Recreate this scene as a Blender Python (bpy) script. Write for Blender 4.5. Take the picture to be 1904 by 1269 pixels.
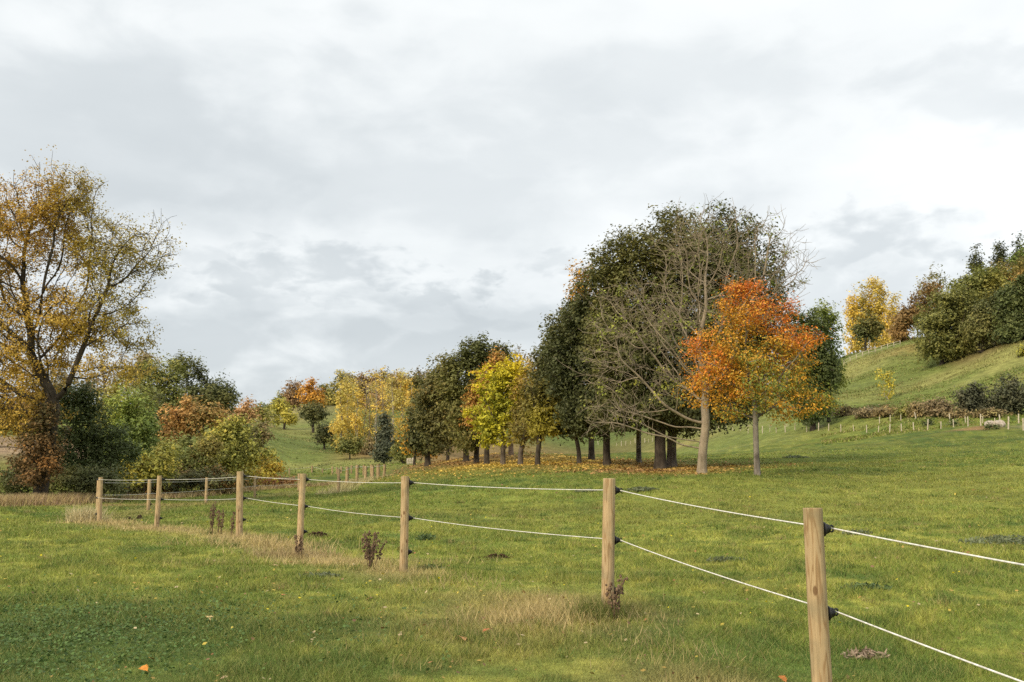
import bpy, math, random
import numpy as np
from mathutils import Vector

# ------------------------------------------------------------------ camera, sky, sun, exposure
S = bpy.context.scene
for o in list(bpy.data.objects): bpy.data.objects.remove(o)
COL = S.collection
F = 1850.0; PW, PH, HOR = 1904.0, 1269.0, 878.0          # focal length and frame in photograph pixels
EYE = 1.4
PITCH = math.atan((HOR - PH/2)/F)
cam_d = bpy.data.cameras.new('camera'); cam = bpy.data.objects.new('camera', cam_d); COL.objects.link(cam)
cam.location = (0, 0, EYE); cam.rotation_euler = (math.pi/2 + PITCH, 0, 0)
cam_d.sensor_width = 36; cam_d.lens = 36*F/PW; cam_d.clip_start = 0.1; cam_d.clip_end = 5000
S.camera = cam
SUN_AZ, SUN_EL = math.radians(-135), math.radians(34)     # azimuth from +Y clockwise, behind left of the camera
W = bpy.data.worlds.new('World'); S.world = W; W.use_nodes = True
def build_world():
    nt = W.node_tree; nt.nodes.clear()
    N = lambda t: nt.nodes.new(t)
    L = nt.links.new
    out = N('ShaderNodeOutputWorld'); bg = N('ShaderNodeBackground'); bg.inputs[1].default_value = 0.1
    L(bg.outputs[0], out.inputs[0])
    sky = N('ShaderNodeTexSky'); sky.sky_type = 'NISHITA'; sky.sun_disc = False
    sky.sun_elevation = SUN_EL; sky.sun_rotation = SUN_AZ
    tc = N('ShaderNodeTexCoord'); sep = N('ShaderNodeSeparateXYZ'); L(tc.outputs['Generated'], sep.inputs[0])
    def M(op, a, b=None, c=None, clamp=False):
        n = N('ShaderNodeMath'); n.operation = op; n.use_clamp = clamp
        for i, v in enumerate((a, b, c)):
            if v is None: continue
            if isinstance(v, (int, float)): n.inputs[i].default_value = v
            else: L(v, n.inputs[i])
        return n.outputs[0]
    x, y, z = sep.outputs
    zc = M('ADD', M('MAXIMUM', z, 0.0), 0.16)
    cmb = N('ShaderNodeCombineXYZ'); L(M('DIVIDE', x, zc), cmb.inputs[0]); L(M('DIVIDE', y, zc), cmb.inputs[1])
    def noise(scale, detail, rough, off, vec=None, dist=0.0):
        mp = N('ShaderNodeMapping'); mp.inputs['Location'].default_value = off
        L(vec or cmb.outputs[0], mp.inputs[0])
        n = N('ShaderNodeTexNoise'); n.inputs['Scale'].default_value = scale; n.inputs['Detail'].default_value = detail
        n.inputs['Roughness'].default_value = rough; n.inputs['Distortion'].default_value = dist
        L(mp.outputs[0], n.inputs['Vector']); return n.outputs['Fac']
    def mrange(v, a, b, c, d, smooth=True):
        n = N('ShaderNodeMapRange'); n.interpolation_type = 'SMOOTHSTEP' if smooth else 'LINEAR'
        L(v, n.inputs[0])
        for i, q in enumerate((a, b, c, d)): n.inputs[i+1].default_value = q
        return n.outputs[0]
    az = M('ARCTAN2', x, y); el = M('ARCSINE', z)
    n1 = noise(0.42, 5, 0.50, (3.1, 1.7, 0)); n2 = noise(1.15, 7, 0.55, (7.3, 2.2, 0), dist=0.3)
    # overcast: brighter towards the zenith
    zp = M('MAXIMUM', z, 0.0); lum = M('ADD', M('ADD', 0.68, M('MULTIPLY', zp, 0.10)), M('MULTIPLY', M('POWER', zp, 3.0), 0.45))
    mot = M('ADD', M('MULTIPLY', mrange(n1, 0.30, 0.70, -0.5, 0.5), 0.20), M('MULTIPLY', mrange(n2, 0.30, 0.70, -0.5, 0.5), 0.07))
    lum = M('MULTIPLY', lum, M('ADD', 1.0, mot))
    # brighter break in the layer low over the horizon, right of the middle
    def spot(px, py, rx, ry, wob, lo=1.25, hi=0.35, sc=9.0, off=0.0):
        a0 = math.atan((px-952)/F); e0 = math.atan((HOR-py)/F)
        dx = M('DIVIDE', M('SUBTRACT', az, a0), rx/F); dy = M('DIVIDE', M('SUBTRACT', el, e0), ry/F)
        r2 = M('ADD', M('MULTIPLY', dx, dx), M('MULTIPLY', dy, dy))
        cv = N('ShaderNodeCombineXYZ'); L(M('MULTIPLY', az, 1.0), cv.inputs[0]); L(M('MULTIPLY', el, 1.9), cv.inputs[1])
        n = noise(sc*2.4, 6, 0.50, (off, off*1.3, 0), cv.outputs[0], dist=0.25)
        v = M('SUBTRACT', n, M('MULTIPLY', M('POWER', r2, 0.6), wob))
        return mrange(v, lo, hi, 0.0, 1.0)
    dark = None
    P1 = (.20, .15, .50); P2 = (.17, .12, .46)             # (fall-off, lower edge, upper edge): puffs, wide veils
    for (px, py, rx, ry, amt, sc, off, pr) in ((590, 500, 130, 40, .25, 13, 1.0, P1), (450, 540, 95, 48, .24, 13, 5.0, P1), (430, 500, 120, 30, .13, 14, 15.0, P1),
            (815, 556, 90, 26, .25, 17, 2.0, P1), (903, 513, 28, 14, .22, 26, 3.0, P1), (618, 568, 52, 15, .20, 22, 4.0, P1),
            (1650, 475, 115, 52, .21, 12, 6.0, P1), (1040, 482, 60, 24, .14, 18, 7.0, P1),
            (520, 640, 430, 70, .27, 5, 8.0, P2), (900, 612, 280, 42, .20, 6, 9.0, P2), (1560, 570, 140, 60, .14, 8, 11.0, P2),
            (150, 260, 420, 130, .15, 3.5, 12.0, P2), (1150, 150, 300, 60, .11, 4, 13.0, P2), (700, 350, 420, 70, .12, 3.5, 14.0, P2), (1080, 270, 220, 44, .10, 5, 16.0, P2), (1850, 220, 130, 44, .12, 6, 17.0, P2)):
        m = M('MULTIPLY', spot(px, py, rx, ry, pr[0], lo=pr[1], hi=pr[2], sc=sc, off=off), amt)
        dark = m if dark is None else M('MAXIMUM', dark, m)
    light = None
    for (px, py, rx, ry, amt, sc, off) in ((760, 470, 420, 60, .09, 4, 21.0), (1150, 340, 500, 110, .06, 3, 22.0),
            (480, 582, 200, 14, .08, 8, 23.0), (1500, 80, 520, 130, .05, 3, 24.0), (470, 60, 300, 80, .07, 4, 25.0)):
        m = M('MULTIPLY', spot(px, py, rx, ry, .17, lo=.12, hi=.46, sc=sc, off=off), amt)
        light = m if light is None else M('MAXIMUM', light, m)
    lum = M('MULTIPLY', lum, M('ADD', M('SUBTRACT', 1.0, dark), light))
    lum = M('MINIMUM', lum, 1.25)
    # darker cloud is bluer, bright cloud is near white
    mix = N('ShaderNodeMix'); mix.data_type = 'RGBA'
    L(mrange(lum, 0.45, 0.95, 0, 1, False), mix.inputs['Factor'])
    mix.inputs['A'].default_value = (9.2, 10.0, 10.45, 1); mix.inputs['B'].default_value = (10.0, 10.0, 9.75, 1)
    sc = N('ShaderNodeVectorMath'); sc.operation = 'SCALE'; L(mix.outputs['Result'], sc.inputs[0]); L(lum, sc.inputs['Scale'])
    fin = N('ShaderNodeMix'); fin.data_type = 'RGBA'; fin.inputs['Factor'].default_value = 0.95
    L(sky.outputs[0], fin.inputs['A']); L(sc.outputs[0], fin.inputs['B'])
    L(fin.outputs['Result'], bg.inputs[0])
build_world()
sun_d = bpy.data.lights.new('sun', 'SUN'); sun_d.energy = 2.5; sun_d.angle = math.radians(10); sun_d.color = (1.0, 0.84, 0.60)
sun = bpy.data.objects.new('sun', sun_d); COL.objects.link(sun)
sd = Vector((math.sin(SUN_AZ)*math.cos(SUN_EL), math.cos(SUN_AZ)*math.cos(SUN_EL), math.sin(SUN_EL)))
sun.rotation_euler = sd.to_track_quat('Z', 'Y').to_euler()
S.view_settings.view_transform = 'Standard'; S.view_settings.look = 'None'; S.view_settings.gamma = 1
S.view_settings.exposure = 0.45; S.view_settings.use_curve_mapping = False
S.cycles.max_bounces = 3; S.cycles.diffuse_bounces = 2; S.cycles.transmission_bounces = 2; S.cycles.glossy_bounces = 1; S.cycles.transparent_max_bounces = 2; S.cycles.use_adaptive_sampling = True; S.cycles.adaptive_threshold = 0.015; S.cycles.use_denoising = False

# ------------------------------------------------------------------ helpers
rng = np.random.default_rng(7)
def at(px, py, Y):
    u = (px-PW/2)/F; v = -(py-PH/2)/F
    d = np.array([u, math.cos(PITCH)-v*math.sin(PITCH), math.sin(PITCH)+v*math.cos(PITCH)])
    return np.array([0, 0, EYE]) + d*(Y/d[1])
def _hash(ix, iy, seed):
    h = (ix.astype(np.int64)*374761393 + iy.astype(np.int64)*668265263 + seed*1442695041) & 0xffffffff
    h = ((h ^ (h >> 13))*1274126177) & 0xffffffff
    return ((h ^ (h >> 16)) & 0xffff)/65535.0
def vnoise(x, y, seed=0):
    x0 = np.floor(x); y0 = np.floor(y); fx = x-x0; fy = y-y0
    fx = fx*fx*(3-2*fx); fy = fy*fy*(3-2*fy)
    a = _hash(x0, y0, seed); b = _hash(x0+1, y0, seed); c = _hash(x0, y0+1, seed); d = _hash(x0+1, y0+1, seed)
    return (a*(1-fx)+b*fx)*(1-fy) + (c*(1-fx)+d*fx)*fy
def fbm(x, y, seed=0, oct=4):
    s = 0; a = .5; t = 0
    for i in range(oct):
        s = s + a*vnoise(x*2**i+i*17.3, y*2**i-i*9.1, seed+i); t += a; a *= .55
    return s/t
def n3(p, freq, seed):                                    # cheap smooth 3D patch noise, about 0..1
    r = np.random.default_rng(seed); v = 0
    for i in range(7):
        k = r.normal(size=3); k /= np.linalg.norm(k); k *= freq*r.uniform(.6, 1.8)
        v = v + np.sin(p@k + r.uniform(0, 6.28))
    return np.clip(.5 + v/7*.95, 0, 1)
def sstep(a, b, v):
    t = np.clip((v-a)/(b-a), 0, 1); return t*t*(3-2*t)
def srgb(r, g, b): return tuple(((c/255)/12.92 if c/255 <= .04045 else ((c/255+.055)/1.055)**2.4) for c in (r, g, b))

def mesh_np(name, V, polys, k, smooth=False, col=None, domain='FACE'):
    """polys: (n,k) int array, all the same size"""
    me = bpy.data.meshes.new(name); V = np.asarray(V, np.float32); P = np.asarray(polys, np.int32)
    me.vertices.add(len(V)); me.vertices.foreach_set('co', V.ravel())
    me.loops.add(P.size); me.loops.foreach_set('vertex_index', P.ravel())
    me.polygons.add(len(P)); me.polygons.foreach_set('loop_start', np.arange(0, P.size, k, dtype=np.int32))
    me.polygons.foreach_set('loop_total', np.full(len(P), k, np.int32))
    if smooth: me.polygons.foreach_set('use_smooth', np.ones(len(P), bool))
    if col is not None:
        a = me.attributes.new('Col', 'FLOAT_COLOR', domain)
        c = np.ones((len(col), 4), np.float32); c[:, :3] = col; a.data.foreach_set('color', c.ravel())
    me.update(calc_edges=True); return me
class MB:
    """collects shapes for ONE mesh"""
    def __init__(s): s.v = []; s.f = []
    def ring_tube(s, pts, rad, k=8, cap=True):
        pts = [Vector(p) for p in pts]; n = len(pts); b = len(s.v)
        if isinstance(rad, (int, float)): rad = [rad]*n
        ref = Vector((0, 0, 1))
        d0 = (pts[-1]-pts[0]).normalized()
        if abs(d0.z) > .9: ref = Vector((1, 0, 0))
        for i in range(n):
            d = (pts[min(i+1, n-1)]-pts[max(i-1, 0)]).normalized()
            a = d.cross(ref).normalized(); c = d.cross(a)
            for j in range(k):
                t = 2*math.pi*j/k; s.v.append(tuple(pts[i]+(a*math.cos(t)+c*math.sin(t))*rad[i]))
        for i in range(n-1):
            for j in range(k):
                s.f.append((b+i*k+j, b+i*k+(j+1) % k, b+(i+1)*k+(j+1) % k, b+(i+1)*k+j))
        if cap: s.f.append(tuple(b+j for j in range(k))[::-1]); s.f.append(tuple(b+(n-1)*k+j for j in range(k)))
    def lump(s, c, r, seed, sq=.6, nu=8, nv=6):
        rr = random.Random(seed); b = len(s.v); ph = [rr.uniform(0, 6.28) for _ in range(4)]
        for i in range(nv+1):
            th = math.pi*i/nv
            for j in range(nu):
                p = 2*math.pi*j/nu
                q = r*(1+.18*math.sin(3*p+ph[0])*math.sin(2*th+ph[1])+.12*math.sin(5*p+ph[2]+2*th)+rr.uniform(-.09, .09)*math.sin(th))
                s.v.append((c[0]+q*math.sin(th)*math.cos(p), c[1]+q*math.sin(th)*math.sin(p), c[2]+q*sq*math.cos(th)))
        for i in range(nv):
            for j in range(nu): s.f.append((b+i*nu+j, b+(i+1)*nu+j, b+(i+1)*nu+(j+1) % nu, b+i*nu+(j+1) % nu))
    def mesh(s, name, smooth=True):
        me = bpy.data.meshes.new(name); me.from_pydata(s.v, [], s.f); me.validate()
        if smooth: me.polygons.foreach_set('use_smooth', np.ones(len(me.polygons), bool))
        me.update(); return me
def link(name, me, mat=None, parent=None, loc=None):
    o = bpy.data.objects.new(name, me); COL.objects.link(o)
    if mat is not None and me is not None and not me.materials: me.materials.append(mat)
    if parent: o.parent = parent
    if loc is not None: o.location = tuple(float(c) for c in loc)
    return o
def tag(o, label=None, cat=None, group=None, kind=None):
    if label: o['label'] = label
    if cat: o['category'] = cat
    if group: o['group'] = group
    if kind: o['kind'] = kind
    return o
def thing(name, label, cat, loc, group=None):
    return tag(link(name, None, None, None, loc), label, cat, group)

# ------------------------------------------------------------------ materials
def new_mat(name):
    m = bpy.data.materials.new(name); m.use_nodes = True; nt = m.node_tree
    return m, nt, nt.nodes['Principled BSDF'], nt.nodes.new, nt.links.new
def leaf_mat(name, trans=.28, rough=.6, spec=.25):
    m, nt, b, N, L = new_mat(name)
    a = N('ShaderNodeAttribute'); a.attribute_name = 'Col'
    b.inputs['Roughness'].default_value = rough; b.inputs['Specular IOR Level'].default_value = spec
    L(a.outputs['Color'], b.inputs['Base Color'])
    t = N('ShaderNodeBsdfTranslucent'); L(a.outputs['Color'], t.inputs[0])
    mx = N('ShaderNodeMixShader'); mx.inputs[0].default_value = trans
    L(b.outputs[0], mx.inputs[1]); L(t.outputs[0], mx.inputs[2]); L(mx.outputs[0], nt.nodes['Material Output'].inputs[0])
    return m
M_LEAF = leaf_mat('foliage'); M_GRASS = leaf_mat('grass_blades', .22, .65, .2); M_LITTER = leaf_mat('dry_leaves', .12, .8, .15)
def bark_mat(name, c1, c2, scale=9, bump=.5):
    m, nt, b, N, L = new_mat(name)
    tc = N('ShaderNodeTexCoord'); mp = N('ShaderNodeMapping'); mp.inputs['Scale'].default_value = (1, 1, .28); L(tc.outputs['Object'], mp.inputs[0])
    n = N('ShaderNodeTexNoise'); n.inputs['Scale'].default_value = scale; n.inputs['Detail'].default_value = 7; n.inputs['Roughness'].default_value = .65
    L(mp.outputs[0], n.inputs['Vector'])
    n2 = N('ShaderNodeTexNoise'); n2.inputs['Scale'].default_value = 1.7; n2.inputs['Detail'].default_value = 4; L(tc.outputs['Object'], n2.inputs['Vector'])
    ad = N('ShaderNodeMath'); ad.operation = 'ADD'; ad.inputs[1].default_value = 0
    mu = N('ShaderNodeMath'); mu.operation = 'MULTIPLY_ADD'; mu.inputs[1].default_value = .5
    L(n2.outputs['Fac'], mu.inputs[0]); hf = N('ShaderNodeMath'); hf.operation = 'MULTIPLY'; hf.inputs[1].default_value = .5
    L(n.outputs['Fac'], hf.inputs[0]); L(hf.outputs[0], mu.inputs[2])
    r = N('ShaderNodeValToRGB'); r.color_ramp.elements[0].position = .36; r.color_ramp.elements[1].position = .64
    r.color_ramp.elements[0].color = (*c1, 1); r.color_ramp.elements[1].color = (*c2, 1)
    L(mu.outputs[0], r.inputs[0]); L(r.outputs[0], b.inputs['Base Color'])
    b.inputs['Roughness'].default_value = .9; b.inputs['Specular IOR Level'].default_value = .15
    bp = N('ShaderNodeBump'); bp.inputs['Strength'].default_value = bump; bp.inputs['Distance'].default_value = .04
    L(n.outputs['Fac'], bp.inputs['Height']); L(bp.outputs[0], b.inputs['Normal'])
    return m
B_OAK = bark_mat('oak_bark', (.028, .022, .017), (.10, .082, .062))
B_ASH = bark_mat('ash_bark', (.19, .155, .11), (.38, .31, .225), 12)
B_BIRCH = bark_mat('mottled_bark', (.06, .05, .042), (.34, .30, .25), 7)
B_PALE = bark_mat('poplar_bark', (.20, .17, .12), (.42, .37, .28), 6)
B_GREY = bark_mat('grey_bark', (.07, .055, .045), (.20, .165, .13), 8)
B_TWIG = bark_mat('twig_bark', (.13, .085, .06), (.24, .17, .12), 6)

def wood_mat():
    m, nt, b, N, L = new_mat('pine_post_wood')
    tc = N('ShaderNodeTexCoord'); oi = N('ShaderNodeObjectInfo')
    off = N('ShaderNodeVectorMath'); off.operation = 'SCALE'; off.inputs[0].default_value = (3.1, 7.7, 5.3)
    L(oi.outputs['Random'], off.inputs['Scale'])
    ad = N('ShaderNodeVectorMath'); L(tc.outputs['Object'], ad.inputs[0]); L(off.outputs[0], ad.inputs[1])
    mp = N('ShaderNodeMapping'); mp.inputs['Scale'].default_value = (14, 14, 1.1); L(ad.outputs[0], mp.inputs[0])
    nd = N('ShaderNodeTexNoise'); nd.inputs['Scale'].default_value = 1.6; nd.inputs['Detail'].default_value = 3; L(mp.outputs[0], nd.inputs['Vector'])
    wv = N('ShaderNodeMath'); wv.operation = 'MULTIPLY'; wv.inputs[1].default_value = 34; L(nd.outputs['Fac'], wv.inputs[0])
    sn = N('ShaderNodeMath'); sn.operation = 'SINE'; L(wv.outputs[0], sn.inputs[0])
    mr = N('ShaderNodeMapRange'); L(sn.outputs[0], mr.inputs[0]); mr.inputs[1].default_value = .35; mr.inputs[2].default_value = 1.0
    mr.inputs[3].default_value = 0; mr.inputs[4].default_value = .8
    base = N('ShaderNodeMix'); base.data_type = 'RGBA'; L(mr.outputs[0], base.inputs['Factor'])
    base.inputs['A'].default_value = (.47, .345, .195, 1); base.inputs['B'].default_value = (.29, .175, .08, 1)
    # fine grain and weather blotches
    mp2 = N('ShaderNodeMapping'); mp2.inputs['Scale'].default_value = (90, 90, 5); L(ad.outputs[0], mp2.inputs[0])
    nf = N('ShaderNodeTexNoise'); nf.inputs['Scale'].default_value = 1; nf.inputs['Detail'].default_value = 5; L(mp2.outputs[0], nf.inputs['Vector'])
    mf = N('ShaderNodeMapRange'); L(nf.outputs['Fac'], mf.inputs[0]); mf.inputs[1].default_value = .3; mf.inputs[2].default_value = .7; mf.inputs[3].default_value = .78; mf.inputs[4].default_value = 1.12
    nb = N('ShaderNodeTexNoise'); nb.inputs['Scale'].default_value = 7; nb.inputs['Detail'].default_value = 5; L(ad.outputs[0], nb.inputs['Vector'])
    mb = N('ShaderNodeMapRange'); L(nb.outputs['Fac'], mb.inputs[0]); mb.inputs[1].default_value = .5; mb.inputs[2].default_value = .72; mb.inputs[3].default_value = 0; mb.inputs[4].default_value = .6
    sc = N('ShaderNodeVectorMath'); sc.operation = 'SCALE'; L(base.outputs['Result'], sc.inputs[0]); L(mf.outputs[0], sc.inputs['Scale'])
    gr = N('ShaderNodeMix'); gr.data_type = 'RGBA'; L(mb.outputs[0], gr.inputs['Factor']); L(sc.outputs[0], gr.inputs['A']); gr.inputs['B'].default_value = (.24, .205, .125, 1)
    # knots
    mk = N('ShaderNodeMapping'); mk.inputs['Scale'].default_value = (11, 11, 5.5); L(ad.outputs[0], mk.inputs[0])
    vo = N('ShaderNodeTexVoronoi'); vo.inputs['Scale'].default_value = 1; L(mk.outputs[0], vo.inputs['Vector'])
    kr = N('ShaderNodeMapRange'); L(vo.outputs['Distance'], kr.inputs[0]); kr.inputs[1].default_value = .17; kr.inputs[2].default_value = .11; kr.inputs[3].default_value = 0; kr.inputs[4].default_value = .85
    kn = N('ShaderNodeMix'); kn.data_type = 'RGBA'; L(kr.outputs[0], kn.inputs['Factor']); L(gr.outputs['Result'], kn.inputs['A']); kn.inputs['B'].default_value = (.15, .08, .035, 1)
    mc = N('ShaderNodeMapping'); mc.inputs['Scale'].default_value = (38, 38, 1.6); L(ad.outputs[0], mc.inputs[0])
    nc = N('ShaderNodeTexNoise'); nc.inputs['Scale'].default_value = 1; nc.inputs['Detail'].default_value = 2; L(mc.outputs[0], nc.inputs['Vector'])
    cr = N('ShaderNodeMapRange'); L(nc.outputs['Fac'], cr.inputs[0]); cr.inputs[1].default_value = .66; cr.inputs[2].default_value = .70; cr.inputs[3].default_value = 0; cr.inputs[4].default_value = .75
    ck = N('ShaderNodeMix'); ck.data_type = 'RGBA'; L(cr.outputs[0], ck.inputs['Factor']); L(kn.outputs['Result'], ck.inputs['A']); ck.inputs['B'].default_value = (.10, .06, .03, 1); kn = ck
    # green-grey algae at the sawn top
    sp = N('ShaderNodeSeparateXYZ'); L(tc.outputs['Object'], sp.inputs[0])
    tp = N('ShaderNodeMapRange'); L(sp.outputs[2], tp.inputs[0]); tp.inputs[1].default_value = 1.17; tp.inputs[2].default_value = 1.33; tp.inputs[3].default_value = 0; tp.inputs[4].default_value = 1
    tm = N('ShaderNodeMath'); tm.operation = 'MULTIPLY'; tm.use_clamp = True; L(tp.outputs[0], tm.inputs[0])
    nm = N('ShaderNodeMapRange'); L(nf.outputs['Fac'], nm.inputs[0]); nm.inputs[1].default_value = .4; nm.inputs[2].default_value = .65; nm.inputs[3].default_value = .1; nm.inputs[4].default_value = .8
    L(nm.outputs[0], tm.inputs[1])
    al = N('ShaderNodeMix'); al.data_type = 'RGBA'; L(tm.outputs[0], al.inputs['Factor']); L(kn.outputs['Result'], al.inputs['A']); al.inputs['B'].default_value = (.15, .13, .055, 1)
    vr = N('ShaderNodeMapRange'); L(oi.outputs['Random'], vr.inputs[0]); vr.inputs[3].default_value = .80; vr.inputs[4].default_value = 1.12
    db = N('ShaderNodeMapRange'); L(sp.outputs[2], db.inputs[0]); db.inputs[1].default_value = .02; db.inputs[2].default_value = .22; db.inputs[3].default_value = .75; db.inputs[4].default_value = 0
    dm = N('ShaderNodeMath'); dm.operation = 'MULTIPLY'; L(db.outputs[0], dm.inputs[0]); L(nb.outputs['Fac'], dm.inputs[1])
    dp = N('ShaderNodeMix'); dp.data_type = 'RGBA'; L(dm.outputs[0], dp.inputs['Factor']); L(al.outputs['Result'], dp.inputs['A']); dp.inputs['B'].default_value = (.12, .10, .05, 1)
    vs = N('ShaderNodeVectorMath'); vs.operation = 'SCALE'; L(dp.outputs['Result'], vs.inputs[0]); L(vr.outputs[0], vs.inputs['Scale'])
    L(vs.outputs[0], b.inputs['Base Color'])
    b.inputs['Roughness'].default_value = .8; b.inputs['Specular IOR Level'].default_value = .2
    bp = N('ShaderNodeBump'); bp.inputs['Strength'].default_value = .35; bp.inputs['Distance'].default_value = .006
    L(nf.outputs['Fac'], bp.inputs['Height']); L(bp.outputs[0], b.inputs['Normal'])
    return m
M_WOOD = wood_mat()
def plain(name, c, rough=.6, spec=.3, var=.25, scale=20, bump=.0):
    m, nt, b, N, L = new_mat(name)
    tc = N('ShaderNodeTexCoord'); n = N('ShaderNodeTexNoise'); n.inputs['Scale'].default_value = scale; n.inputs['Detail'].default_value = 5
    L(tc.outputs['Object'], n.inputs['Vector'])
    mr = N('ShaderNodeMapRange'); L(n.outputs['Fac'], mr.inputs[0]); mr.inputs[1].default_value = .3; mr.inputs[2].default_value = .7; mr.inputs[3].default_value = 1-var; mr.inputs[4].default_value = 1+var
    s = N('ShaderNodeVectorMath'); s.operation = 'SCALE'; s.inputs[0].default_value = c; L(mr.outputs[0], s.inputs['Scale'])
    L(s.outputs[0], b.inputs['Base Color']); b.inputs['Roughness'].default_value = rough; b.inputs['Specular IOR Level'].default_value = spec
    if bump:
        bp = N('ShaderNodeBump'); bp.inputs['Strength'].default_value = bump; bp.inputs['Distance'].default_value = .02
        L(n.outputs['Fac'], bp.inputs['Height']); L(bp.outputs[0], b.inputs['Normal'])
    return m
M_BLACK = plain('black_plastic', (.012, .012, .013), .45, .4)
M_ROPE = plain('white_rope', (.64, .63, .59), .7, .2, .3, 40)
M_STAKE = plain('weathered_stake', (.50, .44, .34), .85, .2, .3, 6)
M_DOCK = plain('dead_dock', (.17, .115, .075), .9, .1, .4, 30)
M_DUNG = plain('dung', (.055, .032, .018), .9, .15, .5, 40, .6)
M_SOIL = plain('mole_soil', (.05, .035, .022), .95, .1, .4, 30, .6)
M_STONE = plain('pale_stone', (.36, .31, .26), .9, .2, .3, 4, .5)

# ------------------------------------------------------------------ terrain
CTRL = [(0, 0, 0), (-12, 4, 0), (12, 4, -.1), (0, 3, -.05), (-30, -30, 0), (30, -30, .2), (0, -80, 0), (90, -30, 3), (-90, -30, 0), (-300, -100, 4), (300, -100, 16),
        (1.63, 5.4, -.10), (2.35, 1, -.15)]
for p in ((1130, 1160, 9.05), (757, 1070, 13.2), (564, 1032, 17.5), (453, 997, 19.8), (301, 985, 23.6), (196, 976, 26.6), (1800, 1060, 13), (1450, 1030, 16),
          (1000, 960, 29), (1700, 935, 32), (630, 914, 57), (714, 893, 84), (475, 930, 50), (385, 939, 42),
          (1408, 882, 41), (1305, 877, 45), (1228, 869, 54), (1130, 866, 56), (1000, 867, 60), (935, 863, 66), (886, 864, 72), (795, 866, 82), (750, 868, 105),
          (1700, 880, 45), (1904, 868, 45), (1904, 838, 66), (1600, 850, 66), (2300, 850, 50), (2300, 790, 90),
          (1829, 797, 96), (1658, 801, 117), (1567, 803, 140), (1420, 805, 165), (1288, 807, 220), (1173, 826, 250), (1110, 828, 270),
          (20, 945, 38), (-300, 940, 39), (150, 932, 47), (260, 921, 57), (400, 912, 63), (520, 902, 72),
          (560, 890, 100), (600, 884, 130), (520, 878, 165), (620, 858, 175), (560, 832, 210), (690, 853, 185), (520, 803, 255), (640, 800, 265),
          (500, 772, 310), (640, 768, 310), (760, 762, 330), (870, 760, 330), (480, 758, 380), (700, 738, 420), (850, 735, 430), (1000, 760, 330), (1200, 740, 330), (1400, 720, 300),
          (1580, 777, 150), (1700, 768, 140), (1904, 766, 128), (1560, 752, 172), (1650, 752, 168), (1780, 735, 160), (1904, 700, 155), (1560, 695, 225), (1580, 664, 240), (1640, 648, 240), (1700, 634, 236),
          (1760, 680, 195), (1830, 661, 185), (1904, 641, 178), (2300, 640, 178),
          (20, 845, 75), (20, 812, 95), (100, 770, 150), (260, 770, 200), (400, 785, 200), (-300, 790, 140)):
    CTRL.append(tuple(at(*p)))
for (px, Y, z) in ((1640, 330, 32), (1560, 330, 27), (1900, 300, 42), (2400, 300, 46), (1700, 600, 30), (1200, 600, 22), (700, 650, 36), (300, 450, 28), (300, 700, 30), (-300, 400, 24), (1200, 1200, 20), (300, 1200, 20), (2400, 900, 30), (-900, 900, 22)):
    CTRL.append(((px-952)/F*Y, Y, z))
CTRL = np.array(CTRL, float)
def _q(x, y):
    r = np.sqrt(x*x+y*y)+1e-6; k = np.log1p(r/14)/r*1.0
    return np.stack([x*k, y*k], -1), r
def _tps(r2): return .5*r2*np.log(r2+1e-12)
_cq, _cr = _q(CTRL[:, 0], CTRL[:, 1]); _n = len(CTRL)
_A = np.zeros((_n+3, _n+3)); _d = ((_cq[:, None]-_cq[None])**2).sum(-1); _A[:_n, :_n] = _tps(_d)+np.eye(_n)*2e-4
_A[:_n, _n] = 1; _A[:_n, _n+1:] = _cq; _A[_n, :_n] = 1; _A[_n+1:, :_n] = _cq.T
_w = np.linalg.solve(_A, np.concatenate([CTRL[:, 2]/(_cr+10), np.zeros(3)]))
def T(x, y):
    x = np.atleast_1d(np.asarray(x, float)); y = np.atleast_1d(np.asarray(y, float)); out = np.empty(len(x))
    for i in range(0, len(x), 20000):
        q, r = _q(x[i:i+20000], y[i:i+20000])
        d = ((q[:, None]-_cq[None])**2).sum(-1)
        out[i:i+20000] = (_tps(d)@_w[:_n]+_w[_n]+q@_w[_n+1:])*(r+10)
    far = sstep(30, 160, np.hypot(x, y))
    out += (fbm(x*.55, y*.55, 3, 3)-.5)*.12 + (fbm(x*.12, y*.12, 9, 3)-.5)*(.22+1.3*far)
    return out
def gx(px, Y): return (px-PW/2)/F*Y*math.cos(PITCH)
def ground(px, Y):
    x = gx(px, Y); return np.array([x, Y, T(x, Y)[0]])

def yfoot(px, py, lo=20, hi=330):
    """distance at which the ground under that column of the photograph is seen at that row"""
    Ys = np.geomspace(lo, hi, 400); x = (px-PW/2)/F*Ys*math.cos(PITCH); z = T(x, Ys)
    rows = HOR-(z-EYE)/Ys*F/math.cos(PITCH)*1.0
    k = np.where(rows <= py)[0]
    return float(Ys[k[0]]) if len(k) else hi
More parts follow.
